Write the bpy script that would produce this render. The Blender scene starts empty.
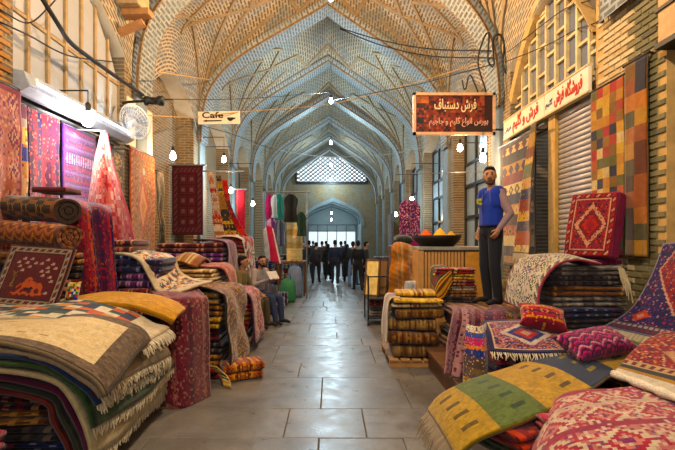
import bpy, bmesh, math, random
import numpy as np
from mathutils import Vector, Matrix

# ------------------------------------------------------------------ camera, world, exposure
SC = bpy.context.scene
COL = SC.collection
F, VX, VY, EYE = 450.0, 331.0, 240.0, 1.65       # focal length in pixels, vanishing point, eye height
cam_d = bpy.data.cameras.new('camera'); cam = bpy.data.objects.new('camera', cam_d); COL.objects.link(cam)
cam.location = (0, 0, EYE); cam.rotation_euler = (math.pi/2, 0, 0)
cam_d.sensor_width = 36; cam_d.lens = 36*F/675
cam_d.shift_x = (337.5-VX)/675; cam_d.shift_y = (VY-225)/675
cam_d.clip_start = 0.05; cam_d.clip_end = 200
SC.camera = cam
wd = bpy.data.worlds.new('world'); SC.world = wd; wd.use_nodes = True
bgn = wd.node_tree.nodes['Background']; bgn.inputs[0].default_value = (0.80, 0.86, 1.0, 1); bgn.inputs[1].default_value = 0.9
SC.view_settings.view_transform = 'Standard'; SC.view_settings.look = 'None'
SC.view_settings.gamma = 1; SC.view_settings.use_curve_mapping = False
SC.view_settings.exposure = 0.15
SC.cycles.use_denoising = True
SC.cycles.max_bounces = 8; SC.cycles.diffuse_bounces = 5
SC.cycles.sample_clamp_indirect = 6
WARM, COOL, WHITE = (1.0, 0.62, 0.30), (0.62, 0.86, 1.0), (1.0, 0.93, 0.84)
LAMP_W = 1.0                                       # overall lamp power factor

R = math.radians
rng = np.random.default_rng(7)
random.seed(7)

def P(px, py, d):
    "world point at depth d that the photograph shows at pixel (px, py)"
    return ((px-VX)*d/F, d, EYE-(py-VY)*d/F)

def lin(h):
    h = h.lstrip('#'); c = np.array([int(h[i:i+2], 16)/255 for i in (0, 2, 4)])
    return np.where(c <= .04045, c/12.92, ((c+.055)/1.055)**2.4)

def hx(*a): return [lin(h) for h in a]

# ------------------------------------------------------------------ objects
def tag(o, label=None, cat=None, group=None, kind=None):
    if label: o['label'] = label
    if cat: o['category'] = cat
    if group: o['group'] = group
    if kind: o['kind'] = kind
    return o

def empty(name, loc=(0, 0, 0)):
    o = bpy.data.objects.new(name, None); o.empty_display_size = .1
    COL.objects.link(o); o.location = loc
    return o

def link(name, me, parent=None, recenter=True):
    o = bpy.data.objects.new(name, me); COL.objects.link(o)
    if parent is not None:
        o.parent = parent
        M = Matrix.Translation(parent.location)
        o.matrix_parent_inverse = M.inverted()
    if recenter and len(me.vertices) > 0:
        n = len(me.vertices); co = np.empty(n*3, np.float32); me.vertices.foreach_get('co', co); co = co.reshape(-1, 3)
        c = (co.min(0)+co.max(0))/2; c[2] = co[:, 2].min()
        co -= c; me.vertices.foreach_set('co', co.ravel()); me.update()
        o.location = [float(v) for v in c]
    return o

def np_mesh(name, V, Q, C=None, mat=None, smooth=True, UV=None):
    "mesh from vertices, equal-sided faces and one colour per face"
    V = np.asarray(V, np.float32); Q = np.asarray(Q, np.int32); k = Q.shape[1]
    me = bpy.data.meshes.new(name)
    me.vertices.add(len(V)); me.vertices.foreach_set('co', V.ravel())
    me.loops.add(Q.size); me.loops.foreach_set('vertex_index', Q.ravel())
    me.polygons.add(len(Q)); me.polygons.foreach_set('loop_start', np.arange(0, Q.size, k, dtype=np.int32))
    me.polygons.foreach_set('use_smooth', np.full(len(Q), smooth))
    me.update(calc_edges=True)
    if C is not None: set_cols(me, C)
    if UV is not None:
        l = me.uv_layers.new(name='UVMap'); l.data.foreach_set('uv', np.asarray(UV, np.float32)[Q.ravel()].ravel())
    if mat: me.materials.append(mat)
    return me

def set_cols(me, C):
    "one colour per face, kept on the face corners"
    n = len(me.polygons); tot = np.empty(n, np.int32); me.polygons.foreach_get('loop_total', tot)
    C = np.asarray(C, np.float32); C = np.concatenate([C, np.ones((len(C), 1), np.float32)], 1)
    a = me.color_attributes.new('Col', 'FLOAT_COLOR', 'CORNER')
    a.data.foreach_set('color', np.repeat(C, tot, axis=0).ravel())

class MB:
    "collects boxes, tubes and polygons into one mesh"
    def __init__(s): s.v = []; s.f = []; s.c = []
    def add(s, V, Fs, col=None):
        b = len(s.v); s.v += [tuple(map(float, p)) for p in V]; s.f += [[b+i for i in f] for f in Fs]
        s.c += [col if col is not None else (.5, .5, .5)]*len(Fs); return s
    def box(s, x0, x1, y0, y1, z0, z1, col=None, M=None):
        V = [Vector((x, y, z)) for z in (z0, z1) for x, y in ((x0, y0), (x1, y0), (x1, y1), (x0, y1))]
        if M is not None: V = [M @ v for v in V]
        return s.add(V, [(3, 2, 1, 0), (4, 5, 6, 7), (0, 1, 5, 4), (1, 2, 6, 5), (2, 3, 7, 6), (3, 0, 4, 7)], col)
    def bar(s, a, b, w, h, col=None, up=(0, 0, 1)):
        a, b = Vector(a), Vector(b); t = (b-a).normalized(); u = Vector(up)
        if abs(t.dot(u)) > .95: u = Vector((1, 0, 0))
        r = t.cross(u).normalized()*w/2; q = r.cross(t).normalized()*h/2
        V = [p+i*r+j*q for p in (a, b) for i, j in ((-1, -1), (1, -1), (1, 1), (-1, 1))]
        return s.add(V, [(0, 1, 2, 3), (7, 6, 5, 4), (1, 0, 4, 5), (2, 1, 5, 6), (3, 2, 6, 7), (0, 3, 7, 4)], col)
    def tube(s, pts, r, n=8, col=None, cap=True):
        pts = [Vector(p) for p in pts]; rs = r if isinstance(r, (list, tuple)) else [r]*len(pts)
        V = []; u = None
        for i, p in enumerate(pts):
            t = (pts[min(i+1, len(pts)-1)]-pts[max(i-1, 0)]).normalized()
            if u is None: u = t.orthogonal().normalized()
            else: u = (u-t*u.dot(t)).normalized()
            w = t.cross(u)
            V += [p+rs[i]*(math.cos(a)*u+math.sin(a)*w) for a in (2*math.pi*k/n for k in range(n))]
        Fs = [(i*n+k, i*n+(k+1) % n, (i+1)*n+(k+1) % n, (i+1)*n+k) for i in range(len(pts)-1) for k in range(n)]
        if cap: Fs += [tuple(range(n))[::-1], tuple((len(pts)-1)*n+k for k in range(n))]
        return s.add(V, Fs, col)
    def lathe(s, o, prof, n=16, col=None, axis='z'):
        o = Vector(o); V = []
        for r, z in prof:
            for k in range(n):
                a = 2*math.pi*k/n; c, q = r*math.cos(a), r*math.sin(a)
                V.append(o+(Vector((c, q, z)) if axis == 'z' else Vector((c, z, q)) if axis == 'y' else Vector((z, c, q))))
        m = len(prof)
        Fs = [(i*n+k, i*n+(k+1) % n, (i+1)*n+(k+1) % n, (i+1)*n+k) for i in range(m-1) for k in range(n)]
        Fs += [tuple(range(n))[::-1], tuple((m-1)*n+k for k in range(n))]
        return s.add(V, Fs, col)
    def prism(s, poly, off, col=None):
        "closed 3-D polygon extruded by off"
        n = len(poly); off = Vector(off); V = [Vector(p) for p in poly]; V += [v+off for v in V]
        return s.add(V, [tuple(range(n)), tuple(range(2*n-1, n-1, -1))]+[(i, i+n, (i+1) % n+n, (i+1) % n) for i in range(n)], col)
    def mesh(s, name, mat=None, smooth=False, bevel=0):
        me = bpy.data.meshes.new(name); me.from_pydata(s.v, [], s.f)
        bm = bmesh.new(); bm.from_mesh(me)
        bmesh.ops.recalc_face_normals(bm, faces=bm.faces)
        bm.to_mesh(me); bm.free()
        set_cols(me, s.c)
        if smooth:
            for p in me.polygons: p.use_smooth = True
        if mat: me.materials.append(mat)
        return me
    def build(s, name, mat, parent=None, smooth=False, bevel=0):
        me = s.mesh(name, mat, smooth)
        if bevel:
            bm = bmesh.new(); bm.from_mesh(me)
            bmesh.ops.bevel(bm, geom=list(bm.edges), offset=bevel, segments=1, affect='EDGES', profile=.5)
            bm.to_mesh(me); bm.free()
        return link(name, me, parent)

# ------------------------------------------------------------------ materials
class NT:
    def __init__(s, name):
        s.m = bpy.data.materials.new(name); s.m.use_nodes = True; s.t = s.m.node_tree; s.n = s.t.nodes
        s.p = s.n['Principled BSDF']
    def new(s, typ, **kw):
        n = s.n.new(typ)
        for k, v in kw.items(): setattr(n, k, v)
        return n
    def L(s, a, b): s.t.links.new(a, b)
    def noise(s, vec, scale, detail=3, rough=.5):
        n = s.new('ShaderNodeTexNoise'); n.inputs['Scale'].default_value = scale
        n.inputs['Detail'].default_value = detail; n.inputs['Roughness'].default_value = rough
        if vec is not None: s.L(vec, n.inputs['Vector'])
        return n
    def ramp(s, fac, stops):
        n = s.new('ShaderNodeValToRGB'); e = n.color_ramp.elements
        while len(e) < len(stops): e.new(.5)
        for k, (p, c) in enumerate(stops): e[k].position = p; e[k].color = (*c, 1)
        s.L(fac, n.inputs[0]); return n
    def mix(s, fac, a, b, mode='MIX'):
        n = s.new('ShaderNodeMix', data_type='RGBA', blend_type=mode)
        for v, i in ((fac, 0), (a, 6), (b, 7)):
            if hasattr(v, 'is_linked'): s.L(v, n.inputs[i])
            elif i == 0: n.inputs[0].default_value = v
            else: n.inputs[i].default_value = (*v, 1)
        return n.outputs[2]
    def bump(s, h, strength=.3, dist=.01):
        b = s.new('ShaderNodeBump'); b.inputs['Strength'].default_value = strength; b.inputs['Distance'].default_value = dist
        s.L(h, b.inputs['Height']); s.L(b.outputs[0], s.p.inputs['Normal']); return b
    def coords(s, which='Object'): return s.new('ShaderNodeTexCoord').outputs[which]

MATS = {}
def plain(name, hexcol, rough=.7, metal=0, var=.25, scale=9, bump=.15, spec=.4):
    if name in MATS: return MATS[name]
    t = NT(name); c = lin(hexcol); o = t.coords()
    n = t.noise(o, scale, 4, .6)
    r = t.ramp(n.outputs[0], [(.25, c*(1-var)), (.75, np.minimum(c*(1+var), 1))])
    t.L(r.outputs[0], t.p.inputs['Base Color'])
    t.p.inputs['Roughness'].default_value = rough; t.p.inputs['Metallic'].default_value = metal
    t.p.inputs['Specular IOR Level'].default_value = spec
    if bump: t.bump(t.noise(o, scale*6, 3).outputs[0], bump, .006)
    MATS[name] = t.m; return t.m

def attr_mat(name, rough=.95, wear=.35, weave=160, bump=.5, sheen=.25, spec=.15, sat=1.0, val=1.0):
    "colours woven into the mesh faces, wear and weave from noise"
    if name in MATS: return MATS[name]
    t = NT(name); a = t.new('ShaderNodeAttribute', attribute_name='Col')
    g = t.new('ShaderNodeNewGeometry').outputs['Position']
    n1 = t.noise(g, 14, 4, .65); n2 = t.noise(g, weave, 2, .6)
    w = t.ramp(n1.outputs[0], [(.3, np.array([1-wear]*3)), (.7, np.array([1+.0]*3))])
    k = t.ramp(n2.outputs[0], [(.3, np.array([.68]*3)), (.7, np.array([1.]*3))])
    c = t.mix(1, a.outputs['Color'], w.outputs[0], 'MULTIPLY'); c = t.mix(1, c, k.outputs[0], 'MULTIPLY')
    hs = t.new('ShaderNodeHueSaturation'); hs.inputs['Saturation'].default_value = sat; hs.inputs['Value'].default_value = val; t.L(c, hs.inputs['Color'])
    t.L(hs.outputs[0], t.p.inputs['Base Color']); t.p.inputs['Roughness'].default_value = rough
    t.p.inputs['Specular IOR Level'].default_value = spec
    t.p.inputs['Sheen Weight'].default_value = sheen; t.p.inputs['Sheen Roughness'].default_value = .5
    t.bump(n2.outputs[0], bump, .006)
    MATS[name] = t.m; return t.m

def emit(name, col, strength):
    if name in MATS: return MATS[name]
    t = NT(name); t.p.inputs['Base Color'].default_value = (*col, 1)
    t.p.inputs['Emission Color'].default_value = (*col, 1); t.p.inputs['Emission Strength'].default_value = strength
    MATS[name] = t.m; return t.m

def brick_mat(name, axes, c1, c2, mortar, bw=.22, bh=.065, scale=1, msize=.012, patch=None, bump=.5, rough=.85, use_uv=False):
    if name in MATS: return MATS[name]
    t = NT(name)
    if use_uv: vec = t.new('ShaderNodeUVMap', uv_map='UVMap').outputs[0]
    else:
        g = t.new('ShaderNodeNewGeometry').outputs['Position']
        s = t.new('ShaderNodeSeparateXYZ'); t.L(g, s.inputs[0]); cmb = t.new('ShaderNodeCombineXYZ')
        t.L(s.outputs['XYZ'.index(axes[0])], cmb.inputs[0]); t.L(s.outputs['XYZ'.index(axes[1])], cmb.inputs[1]); vec = cmb.outputs[0]
    b = t.new('ShaderNodeTexBrick'); t.L(vec, b.inputs['Vector'])
    b.inputs['Color1'].default_value = (*lin(c1), 1); b.inputs['Color2'].default_value = (*lin(c2), 1); b.inputs['Mortar'].default_value = (*lin(mortar), 1)
    b.inputs['Scale'].default_value = scale; b.inputs['Mortar Size'].default_value = msize; b.inputs['Mortar Smooth'].default_value = .2
    b.inputs['Brick Width'].default_value = bw; b.inputs['Row Height'].default_value = bh
    g = t.new('ShaderNodeNewGeometry').outputs['Position']
    n = t.noise(g, 1.7, 5, .65); n2 = t.noise(g, 11, 4, .6)
    col = b.outputs['Color']
    if patch:
        m = t.ramp(n.outputs[0], [(.44, np.zeros(3)), (.60, np.ones(3))])
        col = t.mix(m.outputs[0], col, t.mix(.55, col, lin(patch)))
    k = t.ramp(n2.outputs[0], [(.25, np.array([.66]*3)), (.72, np.array([1.]*3))])
    col = t.mix(1, col, k.outputs[0], 'MULTIPLY')
    t.L(col, t.p.inputs['Base Color']); t.p.inputs['Roughness'].default_value = rough
    t.bump(b.outputs['Fac'], -bump, .02)
    MATS[name] = t.m; return t.m

RUG = attr_mat('woven_wool', sat=1.25, val=0.98)
PILE = attr_mat('rug_pile', sat=1.15, val=1.08, wear=.25, weave=90, bump=.8, sheen=.15)
CLOTH = attr_mat('cloth', wear=.18, weave=240, bump=.2, sheen=.1, rough=.85)
PAINTED = attr_mat('painted_surface', wear=.15, weave=60, bump=.1, sheen=0, rough=.45, spec=.4)
BODY = attr_mat('clothed_body', wear=.15, weave=120, bump=.15, sheen=.05, rough=.75)
WOOD = plain('dark_wood', '#5a3a22', .6, scale=5)
WOODL = plain('pale_wood', '#a87c48', .6, scale=5)
BLACK = plain('black_plastic', '#141416', .5, var=.1)
STEEL = plain('grey_steel', '#7d8288', .4, .7)
DARKM = plain('dark_metal', '#2a2b2e', .5, .5)
WHITEM = plain('white_enamel', '#dfe4e8', .4, var=.05)
CABLE = plain('cable_rubber', '#17171a', .6, var=.1, bump=0)
# ------------------------------------------------------------------ rugs: knot canvases
class Cv:
    "a rug seen as a grid of knots: rows run along its length, columns across"
    def __init__(s, nv, nu, base='#7a2020', seed=0):
        s.nv, s.nu = nv, nu; s.a = np.tile(lin(base), (nv, nu, 1)); s.r = np.random.default_rng(seed)
        s.j, s.i = np.meshgrid(np.arange(nu), np.arange(nv)); s.e = np.minimum(np.minimum(s.i, nv-1-s.i), np.minimum(s.j, nu-1-s.j))
    def frame(s, e0, e1, col): s.a[(s.e >= e0) & (s.e < e1)] = lin(col); return s
    def motif(s, e0, e1, cols, per=2):
        m = (s.e >= e0) & (s.e < e1); k = ((s.i+s.j)//per) % len(cols)
        for q, c in enumerate(cols): s.a[m & (k == q)] = lin(c)
        return s
    def speck(s, cols, dens=.3, e0=0, sym=True, size=1):
        h, w = -(-s.nv//size), -(-s.nu//size); g = s.r.random((h, w)); k = s.r.integers(0, len(cols), (h, w))
        if sym:
            for A in (g, k):
                A[:, w//2:] = A[:, :w-w//2][:, ::-1] if (w % 2 == 0) else A[:, :w-w//2][:, ::-1]
                A[h//2:] = A[:h-h//2][::-1]
        g = np.kron(g, np.ones((size, size)))[:s.nv, :s.nu]; k = np.kron(k, np.ones((size, size), int))[:s.nv, :s.nu]
        m = (g < dens) & (s.e >= e0)
        for q, c in enumerate(cols): s.a[m & (k == q)] = lin(c)
        return s
    def diamond(s, ci, cj, ri, rj, cols):
        d = np.abs(s.i-ci)/ri+np.abs(s.j-cj)/rj
        for q, c in enumerate(cols): s.a[d < 1-q/len(cols)] = lin(c)
        return s
    def lozenges(s, ni, nj, cols, e0=0, fill=.95):
        m = s.e >= e0; h, w = s.nv/ni, s.nu/nj
        d = (np.abs(((s.i+.5) % h)-h/2)/(h/2)+np.abs(((s.j+.5) % w)-w/2)/(w/2))/fill
        for q, c in enumerate(cols): s.a[m & (d < 1-q/len(cols))] = lin(c)
        return s
    def stripes(s, spec, axis=0):
        idx = s.i if axis == 0 else s.j; n = s.nv if axis == 0 else s.nu
        tot = sum(w for w, _ in spec); x = 0
        for w, c in spec:
            s.a[(idx >= x/tot*n) & (idx < (x+w)/tot*n)] = lin(c); x += w
        return s
    def checker(s, ci, cj, cols, e0=0, skew=0):
        bi, bj = s.i//ci, (s.j+skew*(s.i//ci))//cj; k = np.random.default_rng(5).integers(0, len(cols), (bi.max()+1, bj.max()+1))[bi, bj]
        for q, c in enumerate(cols): s.a[(k == q) & (s.e >= e0)] = lin(c)
        return s
    def zig(s, per, amp, cols, e0=0):
        z = (s.i+amp*np.abs(((s.j/per) % 2)-1)).astype(int)//max(1, per//2) % len(cols)
        for q, c in enumerate(cols): s.a[(z == q) & (s.e >= e0)] = lin(c)
        return s
    def sprite(s, rows, cmap, i0, j0):
        for i, r in enumerate(rows):
            for j, ch in enumerate(r):
                if ch in cmap and 0 <= i0+i < s.nv and 0 <= j0+j < s.nu: s.a[i0+i, j0+j] = lin(cmap[ch])
        return s
    def rect(s, i0, i1, j0, j1, c): s.a[i0:i1, j0:j1] = lin(c); return s
    def T(s): s.a = s.a.transpose(1, 0, 2).copy(); return s

PAL = dict(
    red=['#8e1f22', '#a83428', '#5c1418', '#c8503a', '#d8b48a', '#2a2440'],
    maroon=['#551520', '#6e1c28', '#3a0f18', '#8a3038', '#b88a70'],
    navy=['#20264a', '#2c3460', '#15182e', '#5a3040', '#8a8fa8'],
    tan=['#a9855a', '#8e6c45', '#c2a070', '#6e4a30', '#d8c09a'],
    brown=['#6a4328', '#84583a', '#4a2c1c', '#a0764e', '#c89a68'],
    gold=['#c89a28', '#dcae38', '#a87a1c', '#7a4a1c', '#e8cc78'],
    pink=['#b85a68', '#cc7a80', '#8e3a4a', '#dca8a0', '#6a2a3a'],
    green=['#3c4a2c', '#4e5c34', '#2a3420', '#7a7a44', '#8a3028'],
    black=['#26222a', '#34303a', '#18151c', '#5a4a48', '#7a6a60'],
    cream=['#d2c2a0', '#c4b28c', '#e0d2b4', '#a48a64', '#8a4a38'],
    purple=['#54285c', '#6a3470', '#3a1a44', '#8a5088', '#b08aa8'],
    magenta=['#8a1850', '#a82460', '#641040', '#c04a7a', '#d890a8'],
    orange=['#b8622c', '#cc7a38', '#8e4420', '#dca860', '#6a2a1c'],
    grey=['#76706a', '#8a847c', '#5a5550', '#a8a094', '#4a3a3a'])

def persian(nv, nu, field, bord, light, accents, seed=1, med=True, dens=.35):
    c = Cv(nv, nu, field, seed); b = max(3, min(nv, nu)//9)
    c.speck(accents, dens, 0, True, 1 if min(nv, nu) < 50 else 2)
    if med:
        c.diamond(nv/2, nu/2, nv*.36, nu*.36, [light, bord, accents[0], field]); c.speck(accents[:2], .10, b)
    c.frame(0, b, bord); c.motif(1, max(2, b-1), [bord, accents[0], bord, light], 2); c.frame(0, 1, field); c.frame(b, b+1, light)
    return c

def bands(nv, nu, cols, seed=1, thin=True, axis=0, n=26):
    r = np.random.default_rng(seed)
    spec = [(r.choice([1, 1, 2, 3]) if thin else r.choice([2, 3, 4]), cols[r.integers(0, len(cols))]) for _ in range(n)]
    return Cv(nv, nu, cols[0], seed).stripes(spec, axis)

# ------------------------------------------------------------------ rugs: shapes
def cr_eval(A, t):
    K = len(A)
    if K == 2:
        f = t.reshape(-1, *([1]*(A.ndim-1))); return A[0]*(1-f)+A[1]*f
    i = np.clip(t.astype(int), 0, K-2); f = (t-i).reshape(-1, *([1]*(A.ndim-1)))
    B = np.concatenate([2*A[:1]-A[1:2], A, 2*A[-1:]-A[-2:-1]])
    p0, p1, p2, p3 = B[i], B[i+1], B[i+2], B[i+3]
    return .5*(2*p1+(p2-p0)*f+(2*p0-5*p1+4*p2-p3)*f**2+(3*p1-p0-3*p2+p3)*f**3)

def resample(A, n):
    "n samples along axis 0, even in arc length"
    t = np.linspace(0, len(A)-1, 12*len(A)); B = cr_eval(A, t)
    d = np.linalg.norm(np.diff(B, axis=0), axis=-1)
    if d.ndim > 1: d = d.mean(axis=1)
    s = np.concatenate([[0], np.cumsum(d)]); return cr_eval(A, np.interp(np.linspace(0, s[-1], n), s, t))

def grid_normals(G):
    du = np.gradient(G, axis=1); dv = np.gradient(G, axis=0); n = np.cross(du, dv)
    return n/np.maximum(np.linalg.norm(n, axis=-1, keepdims=True), 1e-9)

def wrinkle(G, amp, seed, freq=5.0):
    r = np.random.default_rng(seed); d = np.zeros(G.shape[:2])
    for k in range(7):
        w = r.normal(size=3)*freq*(1+.6*k/3); d += np.sin(G @ w+r.random()*6.28)/(1+.4*k)
    return d*amp/2

def sheet_mesh(name, rows, cv, thick=.012, wr=.006, seed=0, mat=None, freq=5.0, edge=None):
    A = np.array(rows, float); nv, nu = cv.a.shape[:2]
    G = resample(A, nv+1); G = resample(G.transpose(1, 0, 2), nu+1).transpose(1, 0, 2)
    N = grid_normals(G); G = G+N*wrinkle(G, wr, seed, freq)[..., None]; N = grid_normals(G)
    top = G+N*thick/2; bot = G-N*thick/2; w = nu+1; n = (nv+1)*w
    V = np.concatenate([top.reshape(-1, 3), bot.reshape(-1, 3)])
    I, J = np.meshgrid(np.arange(nv), np.arange(nu), indexing='ij'); a = (I*w+J).ravel()
    Qt = np.stack([a, a+1, a+w+1, a+w], 1); Qb = np.stack([a+n, a+w+n, a+w+1+n, a+1+n], 1)
    loop = list(range(w))+[i*w+nu for i in range(1, nv+1)]+[nv*w+j for j in range(nu-1, -1, -1)]+[i*w for i in range(nv-1, 0, -1)]
    l = np.array(loop); l2 = np.roll(l, -1); Qs = np.stack([l2, l, l+n, l2+n], 1)
    ct = cv.a.reshape(-1, 3); ec = lin(edge) if edge else cv.a[0, 0]*.9
    C = np.concatenate([ct, ct*.85, np.tile(ec, (len(Qs), 1))])
    me = np_mesh(name, V, np.concatenate([Qt, Qb, Qs]), C, mat or RUG)
    return me, G, N

def fringe(parent, edge, direc, length=.06, col='#d8ccb0', n=40, seed=0, w=.006):
    "tassels along an edge polyline"
    E = resample(np.array(edge, float), n+1); r = np.random.default_rng(seed); m = MB(); D = np.array(direc, float); D /= np.linalg.norm(D)
    for k in range(n):
        a = E[k]*.5+E[k+1]*.5; L = length*(.75+.5*r.random()); t = (E[k+1]-E[k]); t /= max(np.linalg.norm(t), 1e-6)
        mid = a+D*L*.5+t*r.normal()*.006; end = a+(D+np.array([0, 0, -.35]))/np.linalg.norm(D+np.array([0, 0, -.35]))*L+t*r.normal()*.012
        c = lin(col)*(.8+.3*r.random()); m.tube([a-D*.006, mid, end], [w, w*1.1, w*.5], 4, tuple(c))
    o = m.build('fringe', CLOTH, parent); o['kind'] = 'stuff'; return o

def rug(name, label, rows, cv, cat='rug', group=None, thick=.012, wr=.006, seed=None, mat=None, fr=None, freq=5.0, edge=None, frcol='#d8ccb0', frlen=.06, frn=40):
    "fr: letters among t b l r naming the edges with a fringe"
    seed = seed if seed is not None else abs(hash(label)) % 1000 if False else sum(map(ord, label)) % 1000
    me, G, N = sheet_mesh(name, rows, cv, thick, wr, seed, mat, freq, edge)
    o = tag(link(name, me), label, cat, group)
    for ch in fr or '':
        if ch == 't': e, d = G[0], G[0]-G[1]
        elif ch == 'b': e, d = G[-1], G[-1]-G[-2]
        elif ch == 'l': e, d = G[:, 0], G[:, 0]-G[:, 1]
        else: e, d = G[:, -1], G[:, -1]-G[:, -2]
        fringe(o, e, d.mean(0), frlen, frcol, frn, seed)
    return o

def folded(label, cx, cy, z, w, d, h, pal, L=2, yaw=0, seed=0, group=None, name='folded_rug', cat='rug', tilt=0, tuft=None):
    "rug folded into L layers; the fold faces local -y, width along local x"
    r = np.random.default_rng(seed+11); cols = [lin(c) for c in (PAL[pal] if isinstance(pal, str) else pal)]
    nx, na = 26, 20; V = []; Q = []; C = []; t = h/L
    half = r.choice(len(cols), size=(na, nx//2), p=np.array([.38, .2, .14]+[.28/(len(cols)-3)]*(len(cols)-3)))
    band = r.choice(len(cols), size=nx//2, p=np.array([.3, .2, .2]+[.3/(len(cols)-3)]*(len(cols)-3)))
    for j in range(nx//2):
        if r.random() < .65: half[:, j] = band[j]
        elif r.random() < .4: half[::2, j] = band[j]
    pat = np.concatenate([half, half[:, ::-1]], 1)
    ca, sa = math.cos(yaw), math.sin(yaw); ph = r.random(4)*6.28
    for q in range(L):
        b = len(V); wq = w*(1-.03*r.random()); dq = d*(1-.02*r.random()); oy = r.normal()*.008; ox = r.normal()*.008; zc = t*(q+.5)
        for i in range(nx+1):
            u = i/nx*2-1; e = 1 if abs(u) < .98 else .86
            x = u*wq/2+ox
            for k in range(na):
                a = 2*math.pi*k/na; c, s = math.cos(a), math.sin(a)
                y = math.copysign(abs(c)**.3, c)*dq/2*(1 if e == 1 else .985)+oy
                zz = math.copysign(abs(s)**.65, s)*t*.5*e*.985+zc
                y += .010*math.sin(5*x+ph[0])+.006*math.sin(17*x+ph[1])
                sag = .006*math.sin(4*x+ph[2])+.004*math.sin(9*x+3*y+ph[3])
                zz += sag*(zz/h)+tilt*x
                V.append((cx+ca*x-sa*y, cy+sa*x+ca*y, z+zz))
        for i in range(nx):
            for k in range(na):
                k2 = (k+1) % na; Q.append((b+i*na+k, b+i*na+k2, b+(i+1)*na+k2, b+(i+1)*na+k)); C.append(cols[pat[k, i]]*(.85+.3*r.random()))
        # ends: strips of quads across the outline
        for i, fl in ((0, 0), (nx, 1)):
            for k in range(na//2-1):
                qd = [b+i*na+k, b+i*na+k+1, b+i*na+(na-k-2) % na, b+i*na+(na-k-1) % na]
                Q.append(qd if fl else qd[::-1]); C.append(cols[2]*.9 if k % 2 else cols[1]*.8)
    me = np_mesh(name, np.array(V), np.array(Q), np.array(C), RUG)
    o = tag(link(name, me), label, cat, group)
    return o

ORD = ['topmost', 'second', 'third', 'fourth', 'fifth', 'sixth', 'seventh', 'eighth', 'ninth', 'tenth', 'eleventh', 'twelfth']
def stack(where, cx, cy, z, w, d, specs, yaw=0, seed=0, jit=.02, L=2):
    "specs from the top down: (palette, height[, words])"
    n = len(specs); zz = z; out = []
    for i in range(n-1, -1, -1):
        sp = specs[i]; pal, h = sp[0], sp[1]; word = sp[2] if len(sp) > 2 else pal
        r = np.random.default_rng(seed*31+i)
        pos = ORD[i]+(' from the top' if i else '') if i < n-1 or n == 1 else 'bottom one'
        lb = f'{word} folded rug, {pos} in {where}' if n > 1 else f'{word} folded rug {where}'
        out.append(folded(lb, cx+r.normal()*jit, cy+r.normal()*jit, zz, w*(1-.06*r.random()), d*(1-.05*r.random()), h, pal, L, yaw+r.normal()*.035, seed*31+i, f'folded rugs in {where}'))
        zz += h
    return zz

def pillow(label, c, w, d, h, cv, rot=(0, 0, 0), cat='cushion', name='cushion', group=None, mat=None):
    nv, nu = cv.a.shape[:2]; M = Matrix.Translation(c) @ (Matrix.Rotation(rot[2], 4, 'Z') @ Matrix.Rotation(rot[1], 4, 'Y') @ Matrix.Rotation(rot[0], 4, 'X'))
    u = np.linspace(-1, 1, nu+1); v = np.linspace(-1, 1, nv+1); Vv, U = np.meshgrid(v, u, indexing='ij')
    z = h/2*np.clip((1-np.abs(U)**2.6)*(1-np.abs(Vv)**2.6), 0, 1)**.45
    k = 1-.06*(1-np.abs(U))*np.abs(Vv)-.06*(1-np.abs(Vv))*np.abs(U)
    k2 = 1-.07*(1-np.abs(U)**2)*(np.abs(Vv) > .9); k1 = 1-.07*(1-np.abs(Vv)**2)*(np.abs(U) > .9)
    X, Y = U*w/2*k*k1, Vv*d/2*k*k2
    top = np.stack([X, Y, z+.004], -1).reshape(-1, 3); bot = np.stack([X, Y, -z-.004], -1).reshape(-1, 3); n = len(top); ww = nu+1
    I, J = np.meshgrid(np.arange(nv), np.arange(nu), indexing='ij'); a = (I*ww+J).ravel()
    Qt = np.stack([a, a+1, a+ww+1, a+ww], 1); Qb = np.stack([a+n, a+ww+n, a+ww+1+n, a+1+n], 1)
    loop = list(range(ww))+[i*ww+nu for i in range(1, nv+1)]+[nv*ww+j for j in range(nu-1, -1, -1)]+[i*ww for i in range(nv-1, 0, -1)]
    l = np.array(loop); l2 = np.roll(l, -1); Qs = np.stack([l2, l, l+n, l2+n], 1)
    V = np.concatenate([top, bot]); R3 = np.array(M.to_3x3()); V = V @ R3.T+np.array(M.translation)
    ct = cv.a.reshape(-1, 3); C = np.concatenate([ct, ct*.9, np.tile(cv.a[0, 0]*.7, (len(Qs), 1))])
    return tag(link(name, np_mesh(name, V, np.concatenate([Qt, Qb, Qs]), C, mat or RUG)), label, cat, group)

def cable(label, pts, r=.012, mat=None, name='cable', cat='cable', n=24, group=None):
    G = resample(np.array(pts, float), n); m = MB().tube(G, r, 6)
    return tag(m.build(name, mat or CABLE, smooth=True), label, cat, group)

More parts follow.
